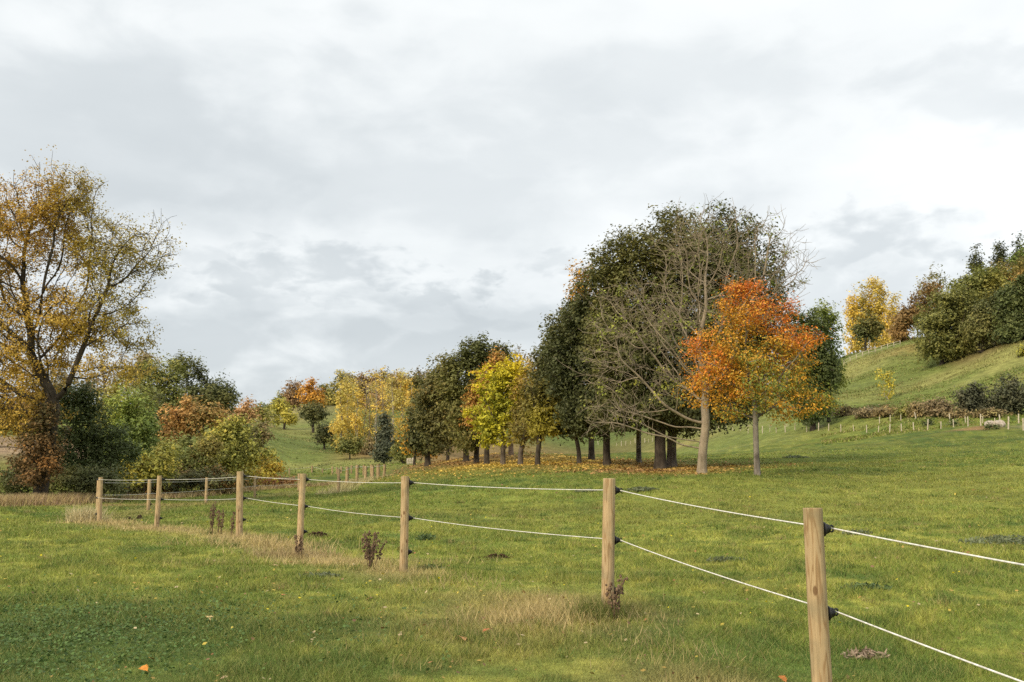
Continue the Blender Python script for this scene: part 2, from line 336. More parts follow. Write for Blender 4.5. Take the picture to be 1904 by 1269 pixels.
# fence run (also drives the dry strip in the sward)
NEAR = [(2.35, 1.0), (1.63, 5.4), (.85, 9.05), (-1.41, 13.2), (-3.67, 17.5), (-5.34, 19.8), (-8.3, 23.6), (-10.87, 26.6)]
BACK = [(gx(186, 28.5), 28.5), (gx(279, 35.5), 35.5), (gx(385, 44), 44), (gx(475, 52), 52), (gx(556, 60), 60)]
def seg_dist(x, y, pts):
    best = np.full(len(x), 1e9)
    for (a, b), (c, d) in zip(pts[:-1], pts[1:]):
        vx, vy = c-a, d-b; t = np.clip(((x-a)*vx+(y-b)*vy)/(vx*vx+vy*vy), 0, 1)
        best = np.minimum(best, np.hypot(x-a-t*vx, y-b-t*vy))
    return best
def lerp(a, b, t): return a*(1-t[:, None]) + np.asarray(b)*t[:, None]
TREE_SPOTS = []                                           # (x, y, radius, colour) of leaf litter under the grove
def litter_amount(x, y):
    """0..1 cover by fallen leaves under the grove"""
    cx = np.interp(y, [38, 45, 55, 66, 80, 110], [gx(1360, 38), gx(1290, 45), gx(1190, 55), gx(1010, 66), gx(880, 80), gx(800, 110)])
    hw = np.interp(y, [38, 45, 55, 66, 80, 110], [1.0, 2.2, 6.5, 7.5, 6.0, 4])
    g = np.exp(-((x-cx)/hw)**2*1.3)*sstep(41, 52, y)*.85*(1-sstep(85, 120, y))
    return np.clip(g*(.6+1.15*fbm(x*.35, y*.35, 41, 4)), 0, 1)
def litter_col(x, y):
    t = fbm(x*.22+3, y*.22, 55, 3); t2 = sstep(.38, .62, t)
    yel = np.array([.60, .42, .08]); brn = np.array([.33, .19, .08])
    near_yel = np.exp(-(((x-gx(935, 66))/5.5)**2+((y-64)/9)**2))
    f = np.clip(t2*.45+near_yel*.9, 0, 1)
    return lerp(np.tile(brn, (len(x), 1)), yel, f)
def sward(x, y):
    """albedo of the ground cover, by place"""
    r = np.hypot(x, y)
    a = fbm(x*.35, y*.35, 11, 4); b = fbm(x*1.3, y*1.3, 12, 3); c = fbm(x*.09, y*.16, 13, 3); e = fbm(x*.8, y*.8, 19, 3)
    g = np.tile(np.array([.155, .200, .036]), (len(x), 1))
    g = lerp(g, [.36, .36, .075], sstep(.44, .66, a*.22+b*.23+fbm(x*5.5, y*5.5, 14, 4)*.55)*(.9-.45*sstep(14, 40, r)))
    g = lerp(g, [.085, .140, .030], sstep(.50, .64, c*.3+e*.4+fbm(x*3.1, y*3.1, 16, 2)*.3)*.85)
    g = lerp(g, [.25, .235, .055], sstep(.55, .75, fbm(x*.05, y*.11, 29, 3))*.3)
    # lush darker clover at the lower left
    cl = np.exp(-(((x+4.6)/2.9)**2+((y-7.9)/2.5)**2)); g = lerp(g, [.085, .135, .034], np.clip(cl*1.3*(0.5+b), 0, .85))
    # dry strip along the fence
    fd = seg_dist(x, y, NEAR[1:]); along = fbm(x*.5+9, y*.5, 31, 3)
    g = lerp(g, [.42, .34, .155], np.clip(np.exp(-(fd/.6)**2)*sstep(.26, .54, along)*.85, 0, .7))
    ex = np.exp(-(((x-.1)/.95)**2+((y-9.0)/1.3)**2)); g = lerp(g, [.36, .27, .12], np.clip(ex*.7*(.2+b), 0, .6))
    fb = seg_dist(x, y, BACK); g = lerp(g, [.26, .22, .09], np.clip(np.exp(-(fb/.7)**2), 0, .5))
    # rough dry margin at the hedge foot
    hm = np.exp(-((x-gx(60, 39))/6)**2-((y-38.5-.35*(x-gx(20, 38)))/1.3)**2); g = lerp(g, [.33, .24, .12], np.clip(hm*1.3, 0, .85))
    # fallen leaves
    la = litter_amount(x, y); g = g*(1-la[:, None]*.9) + litter_col(x, y)*la[:, None]*.9
    # far slopes
    far = sstep(120, 190, r)
    s = fbm(x*.03, y*.075, 71, 4); s2 = fbm(x*.012, y*.012, 72, 3)
    fs = lerp(lerp(np.tile(np.array([.150, .185, .046]), (len(x), 1)), [.28, .27, .090], sstep(.45, .7, s)*.8), [.085, .115, .032], sstep(.46, .62, s2)*.75)
    g = g*(1-far[:, None]) + fs*far[:, None]
    left = sstep(-40, -80, x)
    g = lerp(g, [.34, .28, .13], left*sstep(272, 292, y)*(1-sstep(345, 380, y))*.85)              # straw-coloured upper field
    rust = np.exp(-(((x-gx(720, 300))/60)**2))*sstep(165, 200, y)*(1-sstep(250, 275, y))*sstep(gx(600, 200), gx(690, 200), x)
    g = lerp(g, [.24, .15, .065], np.clip(rust, 0, .8))
    bl = np.exp(-(((x-gx(10, 82))/9)**2+((y-84)/14)**2)); g = lerp(g, [.42, .30, .19], np.clip(bl*1.5, 0, .95))  # pale bank behind the oak
    # right hill: worn soil, track, brown leaves on the slope
    so = np.exp(-(((x-gx(1815, 94))/2.2)**2+((y-93.5)/1.3)**2)); g = lerp(g, [.38, .22, .11], np.clip(so*1.6, 0, .95))
    tr = np.exp(-((y-np.interp(x, [gx(1300, 222), gx(1567, 143), gx(1829, 99), gx(1904, 95)], [224, 144, 99.5, 96.5]))/1.1)**2)*sstep(gx(1290, 222), gx(1330, 210), x)
    g = lerp(g, [.36, .31, .19], np.clip(tr*(.2+e), 0, .8))
    lf = np.exp(-(((x-gx(1700, 222))/5)**2+((y-222)/8)**2)); g = lerp(g, [.26, .15, .055], np.clip(lf*(b-.1), 0, .4))
    wd = sstep(178, 186, y+.12*(x-gx(1830, 185)))*sstep(gx(1745, 195), gx(1790, 195), x); wd = wd*sstep(.425, .445, x/np.maximum(y, 1)); g = lerp(g, [.17, .12, .06], wd*.6)
    return g*(0.9+.2*fbm(x*3, y*3, 90, 2))[:, None]
def build_ground():
    fr = np.radians(np.linspace(-36, 36, 420)); rest = np.radians(np.linspace(36, 324, 150)[1:-1])
    ang = np.concatenate([fr, rest]); R = np.concatenate([[.4], np.geomspace(1.2, 1500, 330)])
    A, RR = np.meshgrid(ang, R); x = (RR*np.sin(A)).ravel(); y = (RR*np.cos(A)).ravel()
    z = T(x, y); na, nr = len(ang), len(R)
    V = np.stack([x, y, z], -1)
    i = np.arange(nr-1)[:, None]*na; j = np.arange(na)[None]; j2 = (j+1) % na
    P = np.stack([i+j, i+j2, i+na+j2, i+na+j], -1).reshape(-1, 4)
    cen = np.array([[0, 0, T(0, 0)[0]]]); V = np.concatenate([V, cen])
    gr_ = sward(V[:, 0], V[:, 1]); rr_ = np.hypot(V[:, 0], V[:, 1]); gr_ = gr_*(1-.34*sstep(25, 85, rr_)+.22*sstep(110, 170, rr_))[:, None]  # distant sward darkened: self-shading of unbuilt blades put into the ground colour
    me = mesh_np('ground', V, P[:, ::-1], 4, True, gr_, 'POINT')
    m, nt, b, N, L = new_mat('meadow')
    a = N('ShaderNodeAttribute'); a.attribute_name = 'Col'
    geo = N('ShaderNodeNewGeometry')
    n = N('ShaderNodeTexNoise'); n.inputs['Scale'].default_value = 11; n.inputs['Detail'].default_value = 8; n.inputs['Roughness'].default_value = .72; L(geo.outputs['Position'], n.inputs['Vector'])
    n2 = N('ShaderNodeTexNoise'); n2.inputs['Scale'].default_value = .55; n2.inputs['Detail'].default_value = 7; n2.inputs['Roughness'].default_value = .68; L(geo.outputs['Position'], n2.inputs['Vector'])
    mr = N('ShaderNodeMapRange'); L(n.outputs['Fac'], mr.inputs[0]); mr.inputs[1].default_value = .3; mr.inputs[2].default_value = .7; mr.inputs[3].default_value = .62; mr.inputs[4].default_value = 1.35
    mr2 = N('ShaderNodeMapRange'); L(n2.outputs['Fac'], mr2.inputs[0]); mr2.inputs[1].default_value = .32; mr2.inputs[2].default_value = .68; mr2.inputs[3].default_value = .62; mr2.inputs[4].default_value = 1.38
    mu = N('ShaderNodeMath'); mu.operation = 'MULTIPLY'; L(mr.outputs[0], mu.inputs[0]); L(mr2.outputs[0], mu.inputs[1])
    s = N('ShaderNodeVectorMath'); s.operation = 'SCALE'; L(a.outputs['Color'], s.inputs[0]); L(mu.outputs[0], s.inputs['Scale'])
    L(s.outputs[0], b.inputs['Base Color']); b.inputs['Roughness'].default_value = .95; b.inputs['Specular IOR Level'].default_value = .1
    ad = N('ShaderNodeMath'); ad.operation = 'ADD'; L(n.outputs['Fac'], ad.inputs[0]); L(n2.outputs['Fac'], ad.inputs[1])
    bp = N('ShaderNodeBump'); bp.inputs['Strength'].default_value = .7; bp.inputs['Distance'].default_value = .12
    L(ad.outputs[0], bp.inputs['Height']); L(bp.outputs[0], b.inputs['Normal'])
    tag(link('ground', me, m), 'green pasture and hillsides with patches of dry grass', None, None, 'structure')
build_ground()

# ------------------------------------------------------------------ trees
def colonize(attr, chain, step, seed, trop=(0, 0, .05), jit=.18, maxit=90, kill=None):
    r = np.random.default_rng(seed); nodes = [np.array(p, float) for p in chain]; par = [-1]+list(range(len(chain)-1))
    attr = np.array(attr); kill = kill or step*.85
    NA = np.array(nodes); d = np.linalg.norm(attr[:, None]-NA[None], axis=-1); near = d.argmin(1); nd = d.min(1)
    kids = np.zeros(200000, np.int8); alive = np.ones(len(attr), bool); trop = np.array(trop)
    low = max(1, len(chain)//2)                            # the lower half of the bole stays clear of shoots
    for it in range(maxit):
        alive &= nd > kill
        if not alive.any(): break
        idx = near[alive]; A = attr[alive]; NA = np.array(nodes)
        dv = A-NA[idx]; dv /= np.linalg.norm(dv, axis=1, keepdims=True)+1e-9
        u, inv = np.unique(idx, return_inverse=True); acc = np.zeros((len(u), 3)); np.add.at(acc, inv, dv)
        acc /= np.linalg.norm(acc, axis=1, keepdims=True)+1e-9
        acc += r.normal(size=acc.shape)*jit + trop; acc /= np.linalg.norm(acc, axis=1, keepdims=True)+1e-9
        ok = kids[u] < 3
        if not ok.any(): break
        new = NA[u[ok]]+acc[ok]*step; b = len(nodes)
        for q, p in zip(u[ok], new): nodes.append(p); par.append(int(q)); kids[q] += 1
        dd = np.linalg.norm(attr[:, None]-new[None], axis=-1) if len(attr)*len(new) < 4e6 else None
        if dd is None:
            dd = np.concatenate([np.linalg.norm(attr[k:k+500, None]-new[None], axis=-1) for k in range(0, len(attr), 500)])
        m = dd.min(1); am = dd.argmin(1); better = m < nd; near[better] = b+am[better]; nd[better] = m[better]
        if len(nodes) > 16000: break
    return np.array(nodes), np.array(par)
def finish_skeleton(P, par, R, rtip, smooth=2):
    n = len(P); nch = np.zeros(n, int); np.add.at(nch, par[1:], 1); tips = max(2, int((nch == 0).sum()))
    e = min(3.4, max(1.75, math.log(tips)/math.log(max(1.5, R/rtip))))
    acc = np.where(nch == 0, rtip**e, 0.0)
    for i in range(n-1, 0, -1): acc[par[i]] += acc[i]
    rad = np.maximum(acc, rtip**e)**(1/e); rad *= np.clip(R/rad[0], .6, 1.6)**np.clip(rad/R, 0, 1)
    main = np.full(n, -1)
    for i in range(1, n):
        p = par[i]
        if main[p] < 0 or rad[i] > rad[main[p]]: main[p] = i
    for _ in range(smooth):
        Q = P.copy(); m = (main >= 0) & (par >= 0); ii = np.where(m)[0]
        Q[ii] = .5*P[ii]+.25*(P[par[ii]]+P[main[ii]]); Q[0] = P[0]; P = Q
    return P, rad, main
def tubes(P, par, rad, main, z0, flare=.38):
    """branch surface: frusta that run on along the main shoot"""
    n = len(P); i = np.arange(1, n); p = par[i]
    d = P-P[np.maximum(par, 0)]; d[0] = d[1] if n > 1 else (0, 0, 1)
    d /= np.linalg.norm(d, axis=1, keepdims=True)+1e-9
    ismain = main[p] == i; ds = np.where(ismain[:, None], d[p], d[i]); r0 = np.where(ismain, rad[p], np.minimum(rad[p]*.9, rad[i]*1.15)); r1 = rad[i]
    h0 = P[p, 2]-z0; h1 = P[i, 2]-z0
    r0 = r0*(1+flare*np.exp(-np.maximum(h0, 0)/.35)); r1 = r1*(1+flare*np.exp(-np.maximum(h1, 0)/.35))
    Vs, Fs, base = [], [], 0
    big = r1 > .09; mid = (~big) & (r1 > .03); small = ~(big | mid)
    for msk, k in ((big, 9), (mid, 5), (small, 3)):
        if not msk.any(): continue
        a, b = p[msk], i[msk]; m = len(a); t = np.arange(k)*2*math.pi/k
        def ring(c, dr, r):
            ref = np.where(np.abs(dr[:, 2:3]) > .9, np.array([[1., 0, 0]]), np.array([[0, 0, 1.]]))
            u = np.cross(dr, ref); u /= np.linalg.norm(u, axis=1, keepdims=True)+1e-9; w = np.cross(dr, u)
            return c[:, None]+r[:, None, None]*(u[:, None]*np.cos(t)[None, :, None]+w[:, None]*np.sin(t)[None, :, None])
        A = ring(P[a], ds[msk], r0[msk]); B = ring(P[b], d[b], r1[msk])
        V = np.concatenate([A, B], 1).reshape(-1, 3); o = (np.arange(m)*2*k)[:, None]; j = np.arange(k)[None]; j2 = (j+1) % k
        Fs.append(np.stack([o+j, o+j2, o+k+j2, o+k+j], -1).reshape(-1, 4)+base); Vs.append(V); base += len(V)
    return np.concatenate(Vs), np.concatenate(Fs)
def leaf_quads(C, size, seed, up=.5, out=None, aspect=.62, tri=False, droop=0.0):
    r = np.random.default_rng(seed); n = len(C)
    nr = r.normal(size=(n, 3)); nr[:, 2] = np.abs(nr[:, 2])+up
    if out is not None: nr += out*.7
    nr /= np.linalg.norm(nr, axis=1, keepdims=True)
    a = r.normal(size=(n, 3)); a[:, 2] -= droop; a -= nr*(a*nr).sum(1, keepdims=True); a /= np.linalg.norm(a, axis=1, keepdims=True)+1e-9
    b = np.cross(nr, a); s = (size*r.uniform(.5, 1.45, n))[:, None]
    if tri:
        V = np.stack([C-a*s*.5-b*s*aspect*.6, C-a*s*.4+b*s*aspect*.6, C+a*s*.62], 1); k = 3
    else:
        V = np.stack([C-a*s*.5, C-b*s*aspect*.5+a*s*.05, C+a*s*.5, C+b*s*aspect*.5+a*s*.05], 1); k = 4
    return V.reshape(-1, 3), np.arange(n*k).reshape(n, k), k
def pal_pick(pal, t):
    pal = np.array(pal); k = len(pal)-1; f = np.clip(t, 0, .9999)*k; i = f.astype(int); w = (f-i)[:, None]
    w = sstep(.25, .75, w)
    return pal[i]*(1-w)+pal[np.minimum(i+1, k)]*w
tree_seed = [100]
TRIS = [0]
def tree(name, label, cat, px, Y, lobes, pal, fork=None, R=.2, bark=None, leafpx=2.6, dens=5.0, clump=.5, natt=None, depth=.85, group=None,
         rtip=None, lean=0, patch=None, rnd=.45, tri=None, up=.5, fill=.45, shell=.45, part='crown', step=None, topshift=0, hgrad=0.0, stems=1, droop=0.0, flat=.75, jit=.18, trop=.05, twigs=0, twiglen=.6, foot=None, tuft=None):
    """px, Y: foot of the tree; lobes: (centre px, centre py, half width px, half height px[, nearer/farther metres]) of its crown as measured on the photograph"""
    tree_seed[0] += 1; seed = tree_seed[0]; r = np.random.default_rng(seed)
    if Y is None: Y = yfoot(px, foot)
    base = ground(px, Y); base[2] -= .06; m = Y/F
    L3 = []
    for lb in lobes:
        c = at(lb[0], lb[1], Y); c[1] += (lb[4] if len(lb) > 4 else 0); L3.append((c-base, np.array([lb[2]*m, max(lb[2], lb[3]*.6)*m*depth, lb[3]*m])))
    area = sum(l[2]*l[3]*math.pi for l in lobes)*.8*.289
    vols = np.array([l[1].prod() for l in L3])**.75; vols /= vols.sum()
    def sample(n, sh):
        k = r.choice(len(L3), n, p=vols); d = r.normal(size=(n, 3)); d /= np.linalg.norm(d, axis=1, keepdims=True)
        rr = r.uniform(0, 1, n)**(1/3*sh+(1-sh)*.5)
        rad = rr*(1+.15*np.sin(d[:, 0]*5+k+seed)+.13*np.sin(d[:, 2]*9+d[:, 1]*7+2*k)+.11*np.sin(d[:, 0]*15+d[:, 2]*13+seed))
        q = np.array([l[0] for l in L3])[k]+d*rad[:, None]*np.array([l[1] for l in L3])[k]
        return q
    bot = min(l[0][2]-l[1][2] for l in L3); top = max(l[0][2]+l[1][2] for l in L3); W3 = max(l[1][0] for l in L3)
    natt = natt or int(np.clip(area/28, 40, 900))
    att = sample(natt, shell); att = att[att[:, 2] > .25]
    fz = (at(px, fork, Y)[2]-base[2]) if fork else max(bot*.8, .3)
    fz = max(fz, .2)
    step = step or max(top/22, .12)
    trunk_mesh = bpy.data.meshes.new('trunk')
    nseg = max(3, int(fz/step)+1); chain = [np.array([lean*(k/nseg)**1.4+r.normal()*R*.12*(k > 0), r.normal()*R*.12*(k > 0), fz*k/nseg]) for k in range(nseg+1)]
    P, par = colonize(att, chain, step, seed, jit=jit, trop=(0, 0, trop))
    rtip = rtip or max(.006, .35*m*1.86)
    P, rad, main = finish_skeleton(P, par, R, rtip)
    if twigs:
        c = np.where(rad < np.quantile(rad, .85))[0]; c = c[P[c, 2] > fz*.6]; k = r.choice(c, twigs); n0 = len(P)
        d0 = P[k]-P[np.maximum(par[k], 0)]; d0 /= np.linalg.norm(d0, axis=1, keepdims=True)+1e-9
        ln = twiglen*r.uniform(.4, 1.3, twigs)[:, None]/3; prev = P[k]; pi = k.copy(); NP, Npar, Nr = [P], [par], [rad]
        d1 = d0*.7+r.normal(size=(twigs, 3))*.55; d1[:, 2] += .12
        for q in range(3):
            d1 = d1/(np.linalg.norm(d1, axis=1, keepdims=True)+1e-9); prev = prev+d1*ln; NP.append(prev); Npar.append(pi); Nr.append(np.full(twigs, rtip*(1-.22*q)))
            pi = n0+q*twigs+np.arange(twigs); d1 = d1+r.normal(size=(twigs, 3))*.22; d1[:, 2] += .10
        P = np.concatenate(NP); par = np.concatenate(Npar); rad = np.concatenate(Nr)
        mm = np.full(len(P), -1); mm[:len(main)] = main; ii = np.arange(n0, len(P)); new_main = mm[par[ii]] < 0; mm[par[ii][new_main]] = ii[new_main]; main = mm
    V, Fc = tubes(P, par, rad, main, 0)
    root = thing(name, label, cat, base, group)
    me = mesh_np('trunk', V, Fc, 4, True); TRIS[0] += 2*len(Fc)
    link('trunk', me, bark or B_OAK, root)
    # leaves gather round the shoots
    ls = leafpx*m*1.86; la = .31*leafpx*leafpx if not (tri if tri is not None else Y > 50) else .36*leafpx*leafpx
    n = int(dens*1.3*area/la) if dens > 0 else 0
    if n > 0:
        thr = np.quantile(rad, .72); cand = np.where((rad <= thr) & (P[:, 2] > min(bot, .3)))[0]
        if len(cand) == 0: cand = np.arange(len(P))
        per = 11; nt = max(1, n//per); nf = int(nt*fill); nm = nt-nf
        w = 1/(.35+n3(P[cand], 2.2/max(W3, .5), seed+5)); w /= w.sum()
        k = r.choice(cand, nm, p=w); t = r.uniform(0, 1, nm)[:, None]
        C = P[k]*t+P[np.maximum(par[k], 0)]*(1-t)+r.normal(size=(nm, 3))*clump*step*np.array([1, 1, .8])
        if nf: C = np.concatenate([C, sample(nf, .6)])
        tb = np.repeat(r.uniform(.82, 1.2, len(C)), per); tcr = np.repeat(r.uniform(0, 1, len(C)), per)
        dv = r.normal(size=(len(C)*per, 3)); C = np.repeat(C, per, 0)+dv*(tuft or ls*1.15)*np.array([1, 1, flat])
        ok = C[:, 2] > .05; C = C[ok]; dv = dv[ok]; tb = tb[ok]; tcr = tcr[ok]; n = len(C)
        cen = np.array([0, 0, (top+bot)/2]); out = C-cen; out /= np.linalg.norm(out, axis=1, keepdims=True)+1e-6; out = out+dv*.6
        tr = tri if tri is not None else Y > 50
        LV, LF, kk = leaf_quads(C, ls, seed+1, up, out, tri=tr, droop=droop)
        pf = patch or 4.5/max(top-bot, 1)
        tt = (1-rnd)*sstep(.22, .78, n3(C, pf, seed+2))+rnd*(.55*tcr+.45*r.uniform(0, 1, n))
        if hgrad: tt = tt+hgrad*((C[:, 2]-bot)/(top-bot)-.5)
        colr = pal_pick(pal, tt); colr = colr*(np.interp(colr.max(1), [.05, .2, .5], [1.85, 1.5, 1.12])*r.uniform(.82, 1.18, n)*tb*(1.28 if group and group.startswith(('shrubs in', 'edge of', 'trees on the rise')) else 1.0))[:, None]
        lm = mesh_np(part, LV, LF, kk, False, colr); TRIS[0] += n*(kk-2)
        link(part, lm, M_LEAF, root)
    return root
# leaf colours (albedo)
DK = [(.040, .046, .019), (.056, .062, .023), (.082, .082, .027), (.105, .096, .031)]
DKG = [(.038, .048, .019), (.055, .070, .023), (.078, .092, .028)]
OLV = [(.070, .082, .026), (.115, .120, .032), (.18, .165, .042), (.24, .20, .05)]
GRN = [(.065, .090, .025), (.115, .145, .034), (.21, .23, .048)]
YGR = [(.12, .14, .030), (.22, .22, .035), (.38, .33, .040)]
YEL = [(.20, .21, .026), (.44, .40, .030), (.62, .51, .030), (.66, .48, .035)]
GLD = [(.30, .22, .05), (.55, .34, .045), (.68, .42, .06)]
POP = [(.40, .35, .09), (.60, .46, .10), (.74, .52, .10)]
ORG = [(.10, .135, .028), (.18, .18, .032), (.46, .27, .032), (.60, .31, .035), (.62, .24, .03), (.55, .15, .035), (.60, .26, .035)]
RUS = [(.18, .12, .06), (.27, .17, .08), (.34, .21, .09)]
BRN = [(.13, .105, .055), (.20, .155, .075), (.27, .20, .09)]
LOAK = [(.14, .135, .035), (.27, .215, .045), (.40, .285, .055), (.48, .32, .06), (.37, .21, .05)]
HAZ = [(.09, .10, .025), (.17, .165, .035), (.30, .25, .045), (.44, .33, .04)]

# --- tall oak at the left edge and the hedge below it
tree('oak_tree', 'tall thinning oak with brown-gold leaves at the left edge', 'tree', 78, 42,
     [(-70, 485, 140, 165), (80, 408, 112, 95), (150, 362, 52, 42), (222, 475, 88, 66), (268, 455, 48, 44), (170, 590, 112, 66), (35, 640, 115, 110), (-90, 680, 100, 100), (215, 690, 75, 24), (30, 775, 75, 62)],
     LOAK, fork=745, R=.28, lean=.35, leafpx=2.3, dens=1.95, clump=.42, natt=2800, rtip=.011, step=.33, fill=.08, twigs=2600, twiglen=.65, tuft=.14, shell=.5, jit=.24, hgrad=.15, trop=.02)
tree('ivy_shrub', 'russet thicket climbing round the foot of the left oak', 'shrub', 72, 41.3, [(80, 785, 34, 46), (72, 830, 44, 44), (60, 870, 50, 36)],
     [(.060, .055, .024), (.12, .075, .03), (.26, .125, .035)], fork=900, R=.05, leafpx=2.8, dens=3.2)
H = 'shrubs in the hedge below the left oak'
tree('elder_shrub', 'dark green elder bush beside the left oak trunk', 'shrub', 150, 47, [(150, 790, 62, 70), (120, 850, 50, 55), (190, 850, 52, 60), (150, 740, 40, 30)], DKG, fork=905, R=.07, leafpx=2.7, dens=4.2, group=H)
tree('holly_shrub', 'near-black bramble mound at the hedge foot by the oak', 'shrub', 170, 44.5, [(120, 895, 60, 32), (190, 895, 55, 34), (20, 900, 55, 30)], DK, fork=920, R=.03, leafpx=2.6, dens=4.5, group=H)
tree('willow_shrub', 'pale green feathery bush behind the corner fence posts', 'shrub', 240, 55, [(240, 770, 42, 55), (235, 830, 52, 60), (265, 800, 32, 50)], GRN, fork=890, R=.07, leafpx=2.6, dens=3.4, group=H)
tree('blackthorn_shrub', 'low yellow-leaved shrub between green bush and hawthorn', 'shrub', 270, 53.5, [(270, 870, 48, 30), (305, 860, 35, 35), (240, 885, 40, 22)], HAZ, fork=910, R=.04, leafpx=2.6, dens=3, group=H)
tree('hawthorn_tree', 'rust-orange hawthorn above the middle of the hedge', 'tree', 355, 66, [(350, 775, 50, 32), (395, 770, 35, 22), (330, 800, 35, 30)], [(.15, .125, .04), (.27, .165, .055), (.36, .20, .07)], fork=850, R=.10, leafpx=2.5, dens=3.2, group=H)
tree('hazel_shrub', 'large yellow-green hazel bush at the right end of the hedge', 'shrub', 430, 65, [(430, 830, 68, 50), (400, 860, 55, 48), (465, 865, 50, 45), (440, 795, 36, 26)], HAZ, fork=905, R=.05, leafpx=2.5, dens=3.0, group=H, hgrad=.3)
tree('bramble_shrub', 'dark bramble bank behind the ropes under the hazel', 'shrub', 330, 58, [(300, 897, 55, 26), (370, 893, 60, 26), (420, 895, 45, 22), (240, 900, 45, 26)], [(.028, .034, .016), (.06, .06, .022), (.16, .09, .03)], fork=915, R=.03, leafpx=2.5, dens=4, group=H)
tree('bracken_clump', 'rusty bracken at the far right foot of the hedge', 'shrub', 500, 67, [(500, 900, 36, 14), (470, 905, 40, 14), (535, 897, 24, 9)], [(.14, .07, .03), (.27, .13, .045), (.33, .22, .08)], fork=910, R=.02, leafpx=2.5, dens=3.5, group=H)
tree('dogwood_shrub', 'golden small shrub tucked at the hazel end of hedge', 'shrub', 500, 70, [(500, 870, 25, 26), (512, 862, 14, 14), (488, 885, 24, 18)], [(.20, .16, .04), (.45, .30, .04), (.5, .34, .05)], fork=895, R=.03, leafpx=2.4, dens=3.2, group=H)
tree('spindle_shrub', 'olive shrub filling the hedge below the hawthorn', 'shrub', 320, 60, [(320, 845, 40, 40), (350, 870, 40, 34), (290, 860, 34, 34)], OLV, fork=905, R=.05, leafpx=2.4, dens=3.4, group=H)
tree('sallow_shrub', 'yellow-olive sallow above the green bush in the hedge', 'shrub', 215, 62, [(210, 745, 40, 34), (190, 780, 36, 40), (270, 745, 30, 34)], OLV, fork=870, R=.07, leafpx=2.4, dens=3.0, group=H)
tree('privet_shrub', 'dull green low shrub under hawthorn and hazel', 'shrub', 375, 61, [(385, 840, 32, 36), (365, 885, 40, 26)], [(.07, .075, .028), (.12, .115, .035), (.20, .16, .045)], fork=905, R=.05, leafpx=2.4, dens=3.4, group=H)
K = 'trees on the rise behind the left hedge'
tree('birch_tree', 'bare brown birch clump behind the oak limb', 'tree', 205, 95, [(205, 690, 42, 48), (170, 700, 30, 40)], BRN, fork=790, R=.16, leafpx=2.2, dens=.8, rtip=.02, natt=420, bark=B_TWIG, group=K)
tree('ash_tree', 'brown-topped tree behind the olive tree on the rise', 'tree', 268, 120, [(268, 675, 28, 30), (250, 700, 24, 34)], BRN, R=.2, leafpx=2.3, dens=3, group=K)
tree('lime_tree', 'olive-yellow rounded tree left of the dark oak', 'tree', 298, 92, [(298, 700, 40, 42), (320, 740, 32, 40), (275, 740, 38, 45), (300, 780, 40, 40)], OLV, R=.25, leafpx=2.4, dens=3.8, group=K)
tree('dark_oak_tree', 'dark green oak topping the rise behind the hedge', 'tree', 372, 98, [(350, 700, 36, 44), (340, 680, 24, 24), (400, 735, 44, 36), (420, 745, 26, 28), (370, 760, 50, 36)], DK, R=.3, leafpx=2.4, dens=4.6, group=K)
tree('spruce_tree', 'dark thin evergreen between the olive tree and hawthorn', 'tree', 288, 70, [(290, 790, 24, 52), (300, 830, 28, 45)], DK, R=.12, leafpx=2.4, dens=3.8, group=K)
tree('maple_tree', 'pinkish rust tree at the right end of the rise', 'tree', 462, 130, [(460, 765, 24, 24), (440, 775, 20, 20)], [(.20, .14, .06), (.30, .18, .08), (.38, .22, .09)], R=.15, leafpx=2.3, dens=3.5, group=K)
tree('thorn_tree', 'small green-brown thorn right of the pinkish rust tree', 'tree', 487, 160, [(486, 766, 16, 18), (497, 775, 12, 14)], OLV, R=.15, leafpx=2.2, dens=3.5, group=K)
tree('thicket_tree', 'grey-green scrub under the pinkish rust tree', 'shrub', 482, 118, [(482, 805, 24, 24), (470, 830, 25, 28)], [(.05, .05, .025), (.10, .085, .035), (.16, .11, .05)], R=.06, leafpx=2.2, dens=3.5, group=K)
tree('back_tree', 'tall brown wood tree far left behind the oak', 'tree', 100, 110, [(100, 730, 70, 60), (30, 760, 70, 50)], [(.06, .06, .025), (.11, .085, .03), (.2, .12, .04)], R=.25, leafpx=2.6, dens=3, group=K)

# --- far valley trees, centre left
V_ = 'trees on the far valley slope'
tree('pale_ash_tree', 'pale yellow-green tree alone on the far slope', 'tree', 526, 262, [(526, 768, 25, 22), (520, 752, 14, 12), (540, 775, 16, 14)], [(.24, .24, .05), (.40, .36, .06), (.5, .42, .08)], R=.3, leafpx=2.0, dens=3, group=V_)
tree('beech_tree', 'russet-brown tree left of the golden crown on skyline', 'tree', 548, 345, [(545, 730, 20, 24), (552, 745, 18, 20)], RUS, R=.4, leafpx=1.9, dens=4, group=V_)
tree('golden_maple_tree', 'round golden-orange tree on the far skyline', 'tree', 580, 335, [(578, 733, 26, 27), (590, 750, 17, 20)], [(.36, .20, .045), (.55, .29, .05), (.6, .36, .06)], R=.4, leafpx=1.9, dens=4, group=V_)
tree('skyline_oak_tree', 'grey-green tree between the golden tree and first poplar', 'tree', 605, 360, [(606, 735, 15, 25), (614, 745, 13, 25)], OLV, R=.4, leafpx=1.9, dens=4, group=V_)
tree('field_oak_tree', 'dark oak below the golden tree on the slope', 'tree', 580, 255, [(582, 766, 27, 20), (570, 770, 16, 14), (597, 770, 14, 15)], DK, R=.35, leafpx=1.9, dens=4.5, group=V_)
tree('round_oak_tree', 'small round dark tree lower on the far slope', 'tree', 602, 216, [(601, 803, 20, 20), (604, 815, 17, 12)], DK, R=.22, leafpx=1.9, dens=4.5, group=V_)
